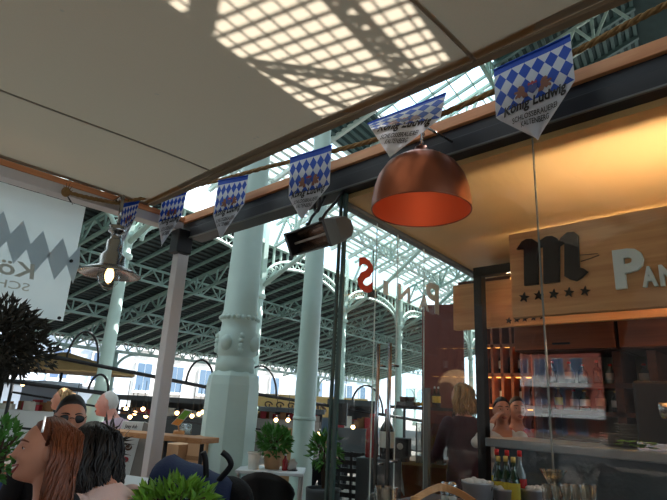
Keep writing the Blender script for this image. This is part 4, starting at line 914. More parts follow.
for k, x in enumerate((445, 452.5)):
    p = onX(x, 482, 2.0); c = V((2.0, p.y, TZ)); h = p.z-TZ; t = thing('salt_shaker', ['left', 'right'][k]+' small glass shaker with steel lid left of the largest bucket', 'shaker', c, 'shakers on the service table')
    part('jar', 'clear', t, lambda b: b.lathe([(.018, 0), (.019, h*.72), (.016, h*.76)], 16, c)); part('lid', 'chrome', t, lambda b: b.lathe([(.019, h*.76), (.019, h*.93), (.012, h)], 16, c)); part('contents', 'salt', t, lambda b: b.lathe([(.015, .004), (.015, h*.5)], 12, c))
# chair back and jug at the bottom edge
a, c = dep(412, 493, 1.66), dep(484, 503, 1.62); 
t = thing('bentwood_chair', 'curved light wooden chair back at the bottom edge before the buckets', 'chair', ((a.x+c.x)/2-.1, (a.y+c.y)/2-.1, 0))
ed = (c-a); ed.z = 0; W2 = ed.length; ed.normalize(); eb = V((ed.y, -ed.x, 0)); eb = eb if eb.dot(CAMP-a) < 0 else -eb; o0 = V((a.x, a.y, 0)); th = a.z
def rail(dz, hh):
    def fn(b):
        N = 16; vs = []
        for i in range(N+1):
            u = i/N; p = o0+ed*(W2*u)+eb*(.09*math.sin(PI*u))+ZZ*(th+dz+.025*math.sin(PI*u)-.03*abs(u-.4))
            vs += [p+eb*.009, p-eb*.009, p-eb*.009-ZZ*hh, p+eb*.009-ZZ*hh]
        b.add(vs, [(4*i+k, 4*i+(k+1) % 4, 4*i+4+(k+1) % 4, 4*i+4+k) for i in range(N) for k in range(4)]+[(0, 1, 2, 3), (4*N+3, 4*N+2, 4*N+1, 4*N)])
    return fn
part('back_rail', 'light_wood', t, rail(0.0, .022), fix=True); part('back_panel', 'light_wood', t, rail(-.05, .18), fix=True)
part('seat', 'light_wood', t, lambda b: b.obox(o0+ed*(W2/2)-eb*.1+ZZ*.46, ed*(W2/2), eb*.2, ZZ*.012), bevel=.01)
for u in (.04, .96):
    part('back_post', 'light_wood', t, lambda b: b.tube(o0+ed*(W2*u)+ZZ*0, o0+ed*(W2*u)+ZZ*(th-.01), .013)); part('leg', 'light_wood', t, lambda b: b.tube(o0+ed*(W2*u)-eb*.28, o0+ed*(W2*u)-eb*.27+ZZ*.45, .013))
p = dep(386, 487, 1.95); t = thing('side_table', 'small dark round table under the glass jug', 'table', (p.x, p.y, 0)); jz = p.z-.15
part('tabletop', 'dark_wood', t, lambda b: b.lathe([(.16, jz-.025), (.165, jz-.012), (.16, jz)], 32, (p.x, p.y, 0), smooth=False)); part('pedestal', 'black_steel', t, lambda b: b.lathe([(.15, 0), (.15, .012), (.02, .03), (.02, jz-.025)], 20, (p.x, p.y, 0)))
c = V((p.x, p.y, jz)); t = thing('glass_jug', 'dimpled clear glass beer mug in front of the steel door handles', 'mug', c)
part('body', 'clear', t, lambda b: b.lathe([(.001, .012), (.036, .012), (.04, .15), (.043, .15), (.044, .05), (.042, 0), (.001, 0)], 20, c, caps=False)); part('handle', 'clear', t, lambda b: b.path([c+CR*(-.04-.032*math.sin(a))+ZZ*(.075+.05*math.cos(a)) for a in [PI*i/12 for i in range(13)]], .007, 8))
# ------------------------------------------------------------------ terrace furniture at left
a, c = dep(113, 430.5, 4.9), dep(206, 437, 4.5); c.z = a.z = (a.z+c.z)/2; ed = (c-a); W2 = ed.length; ed.normalize(); eb = V((-ed.y, ed.x, 0))
t = thing('bar_plank', 'long brown wooden bar plank on thin legs behind the aluminium post', 'counter', (a+c)/2-ZZ*a.z)
part('plank', 'light_wood_x', t, lambda b: b.obox((a+c)/2-ZZ*.02, ed*(W2/2+.05), eb*.13, ZZ*.022), bevel=.004)
for f in (.04, .6, .97): part('leg', 'dark_steel', t, lambda b: b.tube(V(((a+ed*W2*f).x, (a+ed*W2*f).y, 0)), a+ed*W2*f-ZZ*.03, .018))
PZ_ = a.z+.003
pq = onZ(185, 434, PZ_); t = thing('candle_jar', 'squat glass candle jar on the wooden bar plank', 'candle', pq)
part('jar', 'clear', t, lambda b: b.lathe([(.001, .004), (.05, .004), (.052, .09), (.054, .09), (.055, 0), (.001, 0)], 18, pq, caps=False)); part('wax', 'salt', t, lambda b: b.lathe([(.045, .006), (.045, .045)], 16, pq))
pl = onZ(179, 434, PZ_); P4 = [dep(171, 424, 4.62), dep(185, 409, 4.62), dep(193, 411, 4.62), dep(179, 426, 4.62)]
t = thing('menu_leaflet', 'tilted green and orange menu leaflet standing on the bar plank', 'leaflet', pl)
nn = (P4[1]-P4[0]).cross(P4[3]-P4[0]).normalized()*.003
def quadp(b, Q, m=0): b.add([p-nn for p in Q]+[p+nn for p in Q], [(0, 1, 2, 3), (7, 6, 5, 4), (0, 4, 5, 1), (1, 5, 6, 2), (2, 6, 7, 3), (3, 7, 4, 0)], False, m)
part('card', 'label_white', t, lambda b: quadp(b, P4)); lp4 = lambda u, v: P4[0].lerp(P4[1], u).lerp(P4[3].lerp(P4[2], u), v)-CF*.006
part('green_print', 'paper_green', t, lambda b: b.add([lp4(.42, .1), lp4(.95, .1), lp4(.95, .85), lp4(.42, .85)], [(0, 1, 2, 3)])); part('orange_print', 'paper_orange', t, lambda b: b.add([lp4(.02, .05), lp4(.40, .05), lp4(.40, .95), lp4(.02, .95)], [(0, 1, 2, 3)]))
part('holder', 'light_wood', t, lambda b: [b.obox(pl+ZZ*.015, CR*.05, CF*.02, ZZ*.015), b.tube(pl+ZZ*.02, lp4(.2, .5), .006)])
for k, (x, y, w, h, l) in enumerate(((179, 455, .10, .16, 'small brown cardboard panel under the bar plank'), (205, 452, .11, .22, 'tall brown cardboard panel under the bar plank beside the big column'))):
    p = dep(x, y, 5.3); part_ = thing('wood_crate', l, 'crate', (p.x, p.y, 0)); bz = p.z+h*.7
    part('panel', 'tan_board', part_, lambda b: b.obox(V((p.x, p.y, bz/2)), ed*w, eb*.15, ZZ*bz/2), bevel=.004)
    part('slat', 'crate', part_, lambda b: [b.obox(V((p.x, p.y, bz*f)), ed*(w+.006), eb*.156, ZZ*.02) for f in (.2, .8)])
# menu board on an easel
Q = [dep(123.5, 421, 5.1), dep(144, 422, 5.1), dep(128, 480, 5.0), dep(107, 478, 5.0)]
bm_ = (Q[3]+Q[2])/2; t = thing('menu_board', 'white ice cream menu board with food pictures leaning behind the bar plank', 'menu board', (bm_.x, bm_.y, 0))
nn = (Q[1]-Q[0]).cross(Q[3]-Q[0]).normalized()*.008; nf = nn.normalized(); nf = nf if nf.dot(CAMP-Q[0]) > 0 else -nf
part('board', 'chalk', t, lambda b: quadp(b, Q)); lq = lambda u, v, o=.012: Q[0].lerp(Q[1], u).lerp(Q[3].lerp(Q[2], u), v)+nf*o
P, F_, _ = textmesh('Joey dub', .02); part('lettering', 'ink', t, lambda b: b.add([lq(.16+.6*x, .135-.085*y) for x, y in P], F_))
def pic(u, v, ru, rv, mt, nm, rot=0): part(nm, mt, t, lambda b: b.add([lq(u+ru*math.cos(a)*math.cos(rot)-rv*math.sin(a)*math.sin(rot), v+ru*.35*math.cos(a)*math.sin(rot)+rv*math.sin(a)*math.cos(rot)) for a in [2*PI*i/14 for i in range(14)]], [tuple(range(14))]))
pic(.62, .45, .17, .055, 'food_brown', 'picture'); pic(.62, .435, .13, .035, 'label_white', 'picture'); pic(.28, .48, .06, .09, 'food_yellow', 'picture', .5); pic(.3, .43, .05, .04, 'food_brown', 'picture'); pic(.62, .66, .16, .05, 'food_red', 'picture'); pic(.3, .76, .16, .06, 'food_yellow', 'picture'); pic(.66, .86, .13, .05, 'food_brown', 'picture')
part('side_panel', 'plaster', t, lambda b: b.add([Q[1], Q[1]+CR*.13-ZZ*.05, V((Q[2]+CR*.22).to_tuple()), Q[2]]+[p+CF*.02 for p in (Q[1], Q[1]+CR*.13-ZZ*.05, Q[2]+CR*.22, Q[2])], [(0, 1, 2, 3), (7, 6, 5, 4), (0, 4, 5, 1), (1, 5, 6, 2), (2, 6, 7, 3), (3, 7, 4, 0)]))
for q in (Q[3], Q[2]): part('leg', 'light_wood', t, lambda b: b.tube(q, V((q.x, q.y, 0)), .018))
# orange chair and white table corner by the pink blouse
p = dep(118, 462, 3.9); t = thing('orange_chair', 'orange chair back beside the woman in the pale pink top', 'chair', (p.x, p.y, 0))
part('backrest', 'cloth_orange', t, lambda b: b.obox(p-ZZ*.04, ed*.05, eb*.015, ZZ*.09), bevel=.01); part('seat', 'cloth_orange', t, lambda b: b.obox(V((p.x, p.y, .5))+eb*.18, ed*.18, eb*.18, ZZ*.02), bevel=.01)
for i in (-1, 1):
    for j in (0, .34): part('leg', 'white', t, lambda b: b.tube(V((p.x, p.y, 0))+ed*(.15*i)+eb*j, V((p.x, p.y, .48 if j else p.z-.08))+ed*(.045*i if not j else .15*i)+eb*j, .012))
p = dep(122, 483, 3.2); t = thing('cafe_table', 'white cafe table edge between the pale pink top and the bush', 'table', (p.x, p.y, 0))
part('tabletop', 'white', t, lambda b: b.obox(V((p.x, p.y, p.z)), ed*.2, eb*.2, ZZ*.014), bevel=.004); part('pedestal', 'white', t, lambda b: b.lathe([(.2, 0), (.2, .015), (.03, .03), (.03, p.z-.012)], 20, (p.x, p.y, 0)))
# stroller
sc = dep(199, 474, 3.3); t = thing('stroller', 'folded-back navy stroller hood with black curved handles by the big column', 'stroller', (sc.x, sc.y, 0))
hx = CR.copy(); hx.z = 0; hx.normalize(); hy = V((-hx.y, hx.x, 0)); hz0 = dep(199, 479, 3.3).z
def hood(b):
    vs = []; N, K = 14, 18
    for i in range(N+1):
        u = i/N; x = -.25+.48*u; r = (.155-.05*u)*(1-.35*max(0, .12-u)/.12); z = .0-.10*u
        for k in range(K):
            an = 2*PI*k/K; vs.append(V((sc.x, sc.y, hz0))+hx*x+hy*(math.cos(an)*.21)+ZZ*(z+math.sin(an)*r*(1+.05*math.sin(u*15))))
    b.add(vs, [(i*K+k, i*K+(k+1) % K, (i+1)*K+(k+1) % K, (i+1)*K+k) for i in range(N) for k in range(K)]+[tuple(range(K)), tuple(range(N*K, N*K+K))], True)
part('hood', 'navy', t, hood, fix=True)
hb = V((sc.x, sc.y, 0))
part('hood_end', 'black_fabric', t, lambda b: b.ball(V((sc.x, sc.y, hz0-.09))+hx*.22, (.075, .2, .12), 18, 12))
for (P_s, l) in (([(206, 487), (206, 470), (205, 458), (203, 452)], 'x'), ([(213, 488), (221, 478), (228, 470), (231, 464), (228, 457), (222, 452)], 'y')):
    b = MB(); q = [dep(x, y, 3.2) for x, y in P_s]; q = smooth_path(q, 5); b.path([V((q[0].x, q[0].y, .5))]+q, .018, 10); b.build('handle', 'black', t)
part('seat_shell', 'black_fabric', t, lambda b: b.ball(V((sc.x, sc.y, .58)), (.28, .22, .25), 16, 10))
part('frame', 'dark_steel', t, lambda b: [b.tube(hb+hx*(.27*i)+hy*(.2*j)+ZZ*.15, hb+hx*(-.12*i)+hy*(.2*j)+ZZ*.62, .012) for i in (-1, 1) for j in (-1, 1)])
for i in (-1, 1):
    for j in (-1, 1): part('wheel', 'black', t, lambda b: b.lathe([(.03, -.02), (.12, -.02), (.13, 0), (.12, .02), (.03, .02)], 20, hb+hx*(.27*i)+hy*(.22*j)+ZZ*.131, ax=(hx, ZZ, hy)))
# plants
def leaves(b, c, r, n, L_, w=.4, up=.3, m=0, shell=.3):
    c = V(c)
    for k in range(n):
        d = V((random.gauss(0, 1), random.gauss(0, 1), random.gauss(0, 1))).normalized(); q = shell+(1-shell)*random.random()**.5
        p = c+V((d.x*r[0], d.y*r[1], d.z*r[2]))*q
        a = (d+V((random.gauss(0, .5), random.gauss(0, .5), random.gauss(0, .5)+up))).normalized(); sdv = a.cross(V((random.gauss(0, 1), random.gauss(0, 1), random.gauss(0, 1)))).normalized(); nv = a.cross(sdv); l = L_*(.7+.6*random.random())
        b.add([p, p+a*l*.4+sdv*l*w*.5+nv*l*.05, p+a*l-nv*l*.12, p+a*l*.4-sdv*l*w*.5+nv*l*.05], [(0, 1, 2, 3)], False, m)
def plant(name, label, cat, base, cz0, r, n, L_, mt, pot, pr, w=.4, stems=8, top=None):
    t = thing(name, label, cat, base); base = V(base)
    b = MB(); leaves(b, (base.x, base.y, cz0), r, n, L_, w); b.build('foliage', mt, t)
    b = MB()
    for k in range(stems): a = random.uniform(0, 6.3); b.path([base+ZZ*(top or .1), V((base.x+math.cos(a)*r[0]*.3, base.y+math.sin(a)*r[1]*.3, cz0)), V((base.x+math.cos(a)*r[0]*.75, base.y+math.sin(a)*r[1]*.75, cz0+r[2]*.5))], [.012, .007, .003], 5)
    b.build('stem', 'bark', t)
    b = MB(); h = top or .2; b.lathe([(.001, .01), (pr*.75, .01), (pr, h), (pr*1.06, h), (pr*1.06, h-.03), (pr*.8, 0), (.001, 0)], 24, base, caps=False); b.lathe([(.001, h-.03), (pr*.95, h-.03)], 20, base, caps=False); b.build('pot', pot, t)
    return t
p = dep(176, 506, 2.35); plant('leafy_bush', 'bright green leafy bush at the bottom edge in front of the stroller', 'plant', (p.x, p.y, 0), p.z, (.19, .19, .10), 620, .055, 'leaf', 'terracotta', .17, .45, 14, .70)
p = dep(15, 345, 3.0); 
t = thing('olive_tree', 'dark dense small tree crown hanging at the left edge under the banner', 'tree', (p.x-.12, p.y+.02, 0)); q = V((p.x-.12, p.y+.02, 0))
b = MB(); leaves(b, (q.x, q.y, p.z+.02), (.27, .27, .23), 2600, .055, .35, .1, 0, .15); leaves(b, (q.x+.1, q.y-.1, p.z-.05), (.22, .22, .12), 320, .05, .35, .1, 0, .6); b.build('crown', 'olive', t)
b = MB(); b.path([q, q+V((.02, 0, .6)), q+V((0, .02, 1.2)), V((q.x, q.y, p.z))], [.035, .03, .025, .015], 8)
for k in range(10): a = k*.63; b.path([V((q.x, q.y, p.z-.25)), V((q.x+.12*math.cos(a), q.y+.12*math.sin(a), p.z-.05)), V((q.x+.22*math.cos(a), q.y+.22*math.sin(a), p.z+.08*math.sin(k)))], [.012, .007, .003], 5)
b.build('trunk', 'bark', t)
b = MB(); b.lathe([(.001, .01), (.2, .01), (.25, .45), (.27, .45), (.27, .4), (.22, 0), (.001, 0)], 24, q, caps=False); b.lathe([(.001, .42), (.25, .42)], 20, q, caps=False); b.build('pot', 'terracotta', t)
p = dep(-1, 452, 2.2); plant('potted_basil', 'mid green potted herb at the left edge before the laughing woman', 'plant', (p.x, p.y, .62), p.z, (.075, .075, .13), 240, .04, 'leaf2', 'terracotta', .08, .55, 8, .13)
t = thing('plant_stand', 'dark stand carrying the potted herb at the left edge', 'stand', (p.x, p.y, 0)); part('tabletop', 'dark_wood', t, lambda b: b.lathe([(.14, .59), (.14, .618)], 24, (p.x, p.y, 0), smooth=False)); part('pedestal', 'dark_wood', t, lambda b: b.lathe([(.12, 0), (.12, .02), (.025, .04), (.025, .59)], 16, (p.x, p.y, 0)))
p = dep(319/2.95*1.0+1, 436, 3.3); p = dep(112, 437, 3.9); plant('spiky_plant', 'dark spiky leaved plant between the old man and the menu board', 'plant', (p.x, p.y, 0), p.z-.05, (.07, .07, .14), 50, .13, 'olive', 'board_dark', .13, .12, 8, .75)
# white table with plants behind the big column
p = dep(272, 469, 5.1); TZ2 = p.z
t = thing('white_table', 'white table with two potted plants between the big and the slim column', 'table', (p.x, p.y, 0)); q0 = V((p.x, p.y, 0))
part('tabletop', 'white', t, lambda b: b.obox(q0+ZZ*(TZ2-.012), hx*.32, hy*.25, ZZ*.014), bevel=.004)
for i in (-1, 1):
    for j in (-1, 1): part('leg', 'pale_metal', t, lambda b: b.tube(q0+hx*(.29*i)+hy*(.22*j), q0+hx*(.29*i)+hy*(.22*j)+ZZ*(TZ2-.02), .014))
c = q0+hx*.0+ZZ*(TZ2+.003); plant('potted_fern', 'green bushy plant in a tan pot on the white table', 'plant', c, TZ2+.26, (.16, .16, .13), 420, .075, 'leaf2', 'tan_board', .09, .4, 9, .17)
c = q0-hx*.17+ZZ*(TZ2+.003)-hy*.1; t = thing('white_pot', 'small pale empty pot left of the bushy plant on the white table', 'pot', c); part('pot', 'label_white', t, lambda b: b.lathe([(.001, .005), (.045, .005), (.06, .15), (.064, .15), (.05, 0), (.001, 0)], 20, c, caps=False)); part('rim', 'label_white', t, lambda b: b.lathe([(.064, .135), (.068, .14), (.068, .152), (.064, .155)], 20, c, caps=False))
c = q0+hx*.13+ZZ*(TZ2+.003)-hy*.08; bottle('ketchup_bottle', 'small red sauce bottle beside the bushy plant on the white table', 'bottles on the white table', c, .15, .028, 'red_glass', 'white', None)
c = q0+hx*.2+ZZ*(TZ2+.003)-hy*.05; t = thing('napkin_stand', 'crumpled white napkins at the right of the white table', 'napkins', c); part('napkins', 'cloth_white', t, lambda b: b.ball(c+ZZ*.05, (.05, .04, .05), 10, 7, fn=lambda p, d: p*(1+.25*math.sin(9*d.x+7*d.z)))); part('tray', 'black', t, lambda b: b.lathe([(.055, 0), (.055, .008)], 14, c))
p = dep(266, 480, 4.3); t = thing('black_chair', 'black rounded bucket chair in front of the white table', 'chair', (p.x, p.y, 0)); q0 = V((p.x, p.y, 0))
b = MB(); vs = []; N, K = 16, 8
for i in range(N+1):
    a = -PI*.15+PI*1.3*i/N
    for k in range(K+1): v = k/K; r = .17+.08*v; vs.append(q0+hx*(-math.cos(a)*r)-hy*(math.sin(a)*r)+ZZ*(.44+(.42*v)*(.55+.45*math.sin(min(max(a, 0), PI)))))
b.add(vs, [(i*(K+1)+k, (i+1)*(K+1)+k, (i+1)*(K+1)+k+1, i*(K+1)+k+1) for i in range(N) for k in range(K)], True); o_ = b.build('shell', 'black', t); o_.modifiers.new('thick', 'SOLIDIFY').thickness = .012
part('seat', 'black', t, lambda b: b.lathe([(.001, .43), (.17, .43), (.18, .445), (.001, .455)], 24, q0, caps=False))
for i in (-1, 1):
    for j in (-1, 1): part('leg', 'black_steel', t, lambda b: b.tube(q0+hx*(.2*i)+hy*(.2*j), q0+hx*(.12*i)+hy*(.12*j)+ZZ*.44, .011))
p = dep(288, 428, 6.2); t = thing('wooden_post', 'tan wooden board standing beside the slim round column', 'post', (p.x, p.y, 0)); part('board', 'tan_board', t, lambda b: b.obox(V((p.x, p.y, p.z/2)), hx*.09, hy*.03, ZZ*p.z/2)); part('foot', 'tan_board', t, lambda b: b.obox(V((p.x, p.y, .03)), hx*.15, hy*.12, ZZ*.03))
p = dep(325, 450, 4.6); plant('potted_shrub', 'pale green shrub right of the slim round column', 'plant', (p.x, p.y, 0), p.z, (.13, .13, .15), 260, .07, 'leaf2', 'board_dark', .14, .4, 8, .7)
# ------------------------------------------------------------------ people
def gauss(x, m, sg_): return math.exp(-((x-m)/sg_)**2)
def sstep(x, a, b_): u = min(max((x-a)/(b_-a), 0), 1); return u*u*(3-2*u)
def headp(d, smile=0):
    x, y, z = d.x*.096, d.y*.075, d.z*.118; f = sstep(d.x, .1, .65); ay = abs(y)
    if z < 0:
        k = -z/.118; y *= 1-.26*k*k
        if x < 0: x *= 1-.35*k
    x += f*(.034*sstep(-z, .03, .11)*gauss(y, 0, .055))                 # jaw carried forward
    x += f*.010*gauss(z, -.098, .016)*gauss(y, 0, .022)                 # chin
    nzp = .0
    if -.045 < z < .035: nzp = (.026*(1-(z+.016)/.051) if z > -.016 else .026*max(0, 1-((-.016-z)/.016)**1.5))
    x += f*nzp*gauss(y, 0, .012+.004*sstep(-z, -.02, .02))
    x += f*(.005*gauss(z, .036, .010)*gauss(ay, .026, .022)-.008*gauss(ay, .033, .013)*gauss(z, .016, .011))
    x += f*(.009*gauss(y, 0, .024)*(gauss(z, -.051, .006)+gauss(z, -.066, .007)))
    x += f*(.006+.006*smile)*gauss(ay, .044, .018)*gauss(z, -.020, .018)
    return V((x, y, z))
def facept(y, z, smile=0):
    dy, dz = y/.075, z/.118
    if z < 0: dy = y/(1-.26*(z/.118)**2)/.075
    return headp(V((math.sqrt(max(0, 1-dy*dy-dz*dz)), dy, dz)), smile)
def person(label, loc, yaw, head_yaw=0, head_pitch=0, seat=.47, stand=None, skin='skin', top='cloth_black', bottom='denim', hair='short', hairmat='hair_dark', smile=0, vox=.008, neckline=.0, hands=None, scale=1.0, lean=0, female=True, shades=False, band=False, nhair=130, rhair=.8, hlen=1.0, extra=None, group=None):
    t = thing('person', label, 'person', loc, group); loc = V(loc)
    hz = seat+.02 if stand is None else stand
    Ry = Matrix.Rotation(yaw, 3, 'Z'); Rl = Matrix.Rotation(lean, 3, 'Y')
    def W(p): 
        p = V(p)
        if p.z > hz: q = Rl@(p-V((0, 0, hz))); p = q+V((0, 0, hz))
        return loc+Ry@(p*scale)
    hc = V((.035, 0, hz+.755)); Rh = Matrix.Rotation(head_yaw, 3, 'Z')@Matrix.Rotation(-head_pitch, 3, 'Y')
    def H(p): return W(hc+Rh@V(p))
    b = MB()
    # torso and neck as one loft
    sw = .165 if female else .19
    prof = [(.0, .06, .10, 0), (.03, .11, .165, 0), (.12, .108, .155, 0), (.24, .095, .135 if female else .155, 0), (.36, .112, .15 if female else .17, .008), (.45, .105, sw, .0), (.53, .085, sw*1.02, -.005), (.565, .07, sw*.72, -.008), (.59, .058, .085, -.005), (.62, .055, .058, .005), (.68, .053, .054, .015), (.73, .05, .052, .022)]
    vs = []; n = 24
    for z, rx, ry, cx in prof:
        for k in range(n): a = 2*PI*k/n; vs.append(W((cx+rx*math.cos(a), ry*math.sin(a), hz+z)))
    b.add(vs, [(i*n+k, i*n+(k+1) % n, (i+1)*n+(k+1) % n, (i+1)*n+k) for i in range(len(prof)-1) for k in range(n)]+[tuple(reversed(range(n))), tuple(range((len(prof)-1)*n, len(prof)*n))], True)
    if female:
        for sg_ in (-1, 1): b.ball(W((.085, .07*sg_, hz+.37)), .062*scale, 14, 10)
    b.ball(H((0, 0, 0)), 1, 56, 44, fn=lambda p, d: Ry@(Rl@(Rh@headp(d, smile)))*scale)
    for sg_ in (-1, 1):
        c = H((-.008, .076*sg_, -.002)); b.ball(c, 1, 12, 8, fn=lambda p, d: Ry@(Rl@(Rh@V((d.x*.018, d.y*.009, d.z*.032))))*scale)
    wr = {}
    for sg_ in (-1, 1):
        sh = V((-.005, sw*sg_, hz+.525)); hd = (hands or {}).get(sg_, V((.34, .13*sg_, hz+.19)))
        hd = V(hd); u1, u2 = .29, .26; dv = hd-sh; D = min(dv.length, u1+u2-.01); hd = sh+dv.normalized()*D; aa = (u1*u1-u2*u2+D*D)/(2*D); hh = math.sqrt(max(0, u1*u1-aa*aa)); pole = V((-.4, .5*sg_, -.8)); pole = (pole-dv.normalized()*pole.dot(dv.normalized())).normalized(); el = sh+dv.normalized()*aa+pole*hh
        L_ = [sh.lerp(el, .0), sh.lerp(el, .15), sh.lerp(el, .5), sh.lerp(el, 1), el.lerp(hd, .25), el.lerp(hd, .6), hd]
        b.path([W(p) for p in L_], [x*scale for x in (.052, .055, .046, .040, .041, .034, .025)], 14); b.ball(W(sh), .054*scale, 14, 10); b.ball(W(el), .040*scale, 12, 8)
        dr = (hd-el).normalized(); sdv = dr.cross(ZZ).normalized()*(-sg_); pn = sdv.cross(dr).normalized()
        if pn.z > 0: pn = -pn
        b.path([W(hd-dr*.005), W(hd+dr*.04), W(hd+dr*.085)], [.024*scale, .036*scale, .034*scale], 12, flat=.5)
        for f_, (off, ln) in enumerate(((-.027, .062), (-.009, .072), (.009, .068), (.026, .052))):
            r0 = hd+dr*.08+sdv*off; k1 = r0+dr*ln*.5+pn*.008; k2 = k1+dr*ln*.3+pn*ln*.25; k3 = k2+dr*ln*.12+pn*ln*.28
            b.path([W(r0-dr*.02), W(r0), W(k1), W(k2), W(k3)], [x*scale for x in (.009, .0095, .009, .008, .0065)], 8)
        r0 = hd+dr*.025-sdv*.025*1; b.path([W(hd+dr*.01), W(r0-sdv*.012), W(r0-sdv*.028+dr*.03+pn*.012), W(r0-sdv*.03+dr*.055+pn*.022)], [x*scale for x in (.014, .013, .011, .008)], 8)
        wr[sg_] = (W(hd), W(el))
        if stand is None: hip, kn, an, to = V((.02, .09*sg_, hz+.02)), V((.44, .10*sg_, hz+.03)), V((.40, .10*sg_, .08)), V((.56, .11*sg_, .03))
        else: hip, kn, an, to = V((.0, .09*sg_, hz+.02)), V((.015, .09*sg_, hz*.53)), V((-.01, .09*sg_, .08)), V((.14, .10*sg_, .03))
        b.path([W(hip), W(hip.lerp(kn, .3)), W(kn), W(kn.lerp(an, .3)), W(kn.lerp(an, .75)), W(an)], [x*scale for x in (.085, .082, .056, .056, .042, .036)], 14); b.ball(W(kn), .056*scale, 12, 8); b.path([W(an-V((.03, 0, .03))), W(an.lerp(to, .5)-V((0, 0, .01))), W(to)], [x*scale for x in (.038, .036, .024)], 10); b.ball(W(an), .038*scale, 10, 8)
    me = b.mesh('tmp', loc); ob = bpy.data.objects.new('tmp', me); COL.objects.link(ob)
    rm = ob.modifiers.new('r', 'REMESH'); rm.mode = 'VOXEL'; rm.voxel_size = vox; sm_ = ob.modifiers.new('s', 'SMOOTH'); sm_.factor = .5; sm_.iterations = 3
    dg = bpy.context.evaluated_depsgraph_get(); me2 = bpy.data.meshes.new_from_object(ob.evaluated_get(dg)); bpy.data.objects.remove(ob)
    me2.polygons.foreach_set('use_smooth', [True]*len(me2.polygons)); me2.materials.clear(); body = link('body', me2, skin, t, loc)
    # clothing grown from the body surface
    Ri = Ry.inverted(); Rli = Rl.inverted()
    def L(p):
        p = (Ri@p)/scale
        if p.z > hz: p = Rli@(p-V((0, 0, hz)))+V((0, 0, hz))
        return p
    hands_w = [(Ri@(h-loc))/scale for h, e in wr.values()]; els = [(Ri@(e-loc))/scale for h, e in wr.values()]
    def garment(nm, test, mt, off):
        bb = bmesh.new(); bb.from_mesh(me2); bb.normal_update(); kill = [f for f in bb.faces if not test((Ri@f.calc_center_median())/scale, L(f.calc_center_median()))]
        bmesh.ops.delete(bb, geom=kill, context='FACES'); nn_ = [(v, v.normal.copy()) for v in bb.verts]
        for v, n_ in nn_: v.co += n_*off*(1+.5*mnoise.noise(v.co*14))
        m3 = bpy.data.meshes.new(nm); bb.to_mesh(m3); bb.free(); m3.materials.clear(); o = link(nm, m3, mt, t, loc); k = o.modifiers.new('hem', 'SOLIDIFY'); k.thickness = off*.6; k.offset = -1; return o
    def ishand(p): return any((p-h).dot((h-e).normalized()) > -.01 and (p-h).length < .24 for h, e in zip(hands_w, els))
    def isleg(p): return (p.x > .12 and p.z < hz+.12 and abs(p.y) < .2 and not any((p-h).length < .1 for h in hands_w)) if stand is None else False
    nk = hz+.585-neckline
    garment('top', lambda p, q: hz-.0 < q.z < (nk-.05*sstep(q.x, .0, .08)*gauss(q.y, 0, .06) if abs(q.y) < .095 else hz+.64) and not ishand(p) and not isleg(p), top, .008)
    garment('trousers', lambda p, q: .09 < p.z and (p.z < hz+.05 or isleg(p)) and not ishand(p) and not any((p-h).length < .14 for h in hands_w), bottom, .006)
    garment('shoe', lambda p, q: p.z <= .09, 'black', .006)
    # face
    for sg_ in (-1, 1):
        c = facept(.033*sg_, .016); c.x -= .0065; b = MB(); b.ball(H(c), .0118*scale, 14, 10); e = b.build('eye', 'eye', t); b = MB(); b.ball(H(c+V((-.0005, 0, .0035))), 1, 14, 10, fn=lambda p, d: Ry@(Rl@(Rh@V((d.x*.0125, d.y*.0145, d.z*.0105))))*scale); b.build('eyelid', skin, t)
        b = MB(); b.ball(H(c+V((.0068, 0, -.0005))), .0072*scale, 10, 8); b.build('iris', 'iris', e)
        b = MB(); b.path([H(facept((.033+.020*u)*sg_, .037+.005*(1-u*u)-.001*u, smile)+V((.0015, 0, 0))) for u in (-1, -.5, 0, .5, 1)], [x*scale for x in (.003, .004, .004, .003, .0015)], 6); b.build('eyebrow', hairmat if hair != 'white' else 'hair_white', t)
    mw = .024+.008*smile; mc = lambda u: -.0585+.014*smile*u*u
    b = MB(); b.path([H(facept(mw*u, mc(u)+.0065*(1-u*u), smile)+V((.001, 0, 0))) for u in [i/5-1 for i in range(11)]], [scale*(.0012+.0034*(1-(i/5-1)**2)) for i in range(11)], 8)
    b.path([H(facept(mw*u, mc(u)-(.007+.009*smile)*(1-u*u), smile)+V((.001, 0, 0))) for u in [i/5-1 for i in range(11)]], [scale*(.0012+.004*(1-(i/5-1)**2)) for i in range(11)], 8); b.build('lips', 'lip', t)
    if smile:
        b = MB(); vs = []
        for i in range(13):
            u = (i/6-1)*.93
            for dz in (.0045, -.006): vs.append(H(facept(mw*u, mc(u)+dz*(1-u*u), smile)+V((.0028, 0, 0))))
        b.add(vs, [(2*i, 2*i+2, 2*i+3, 2*i+1) for i in range(12)], True); b.build('teeth', 'teeth', t)
    rng = random.Random(len(label))
    # hair
    def scalp(d, k=1.06): q = headp(d); return V((q.x*k-.008, q.y*k, q.z*k+.006))
    b = MB()
    if hair in ('short', 'long'):
        def cap(p, d):
            q = scalp(d, (1.05 if hair == 'long' else 1.075)+.02*mnoise.noise(d*5))
            line = .22+.55*sstep(d.x, .0, .75) if hair == 'long' else .12+.55*sstep(d.x, -.1, .75)
            low = sstep(line-d.z, -.10, .12) if d.x > -.25 else sstep(-.62-d.z, -.1, .12)
            return Ry@(Rl@(Rh@(q*(1-.16*low))))*scale
        b.ball(H((0, 0, 0)), 1, 48, 36, fn=cap)
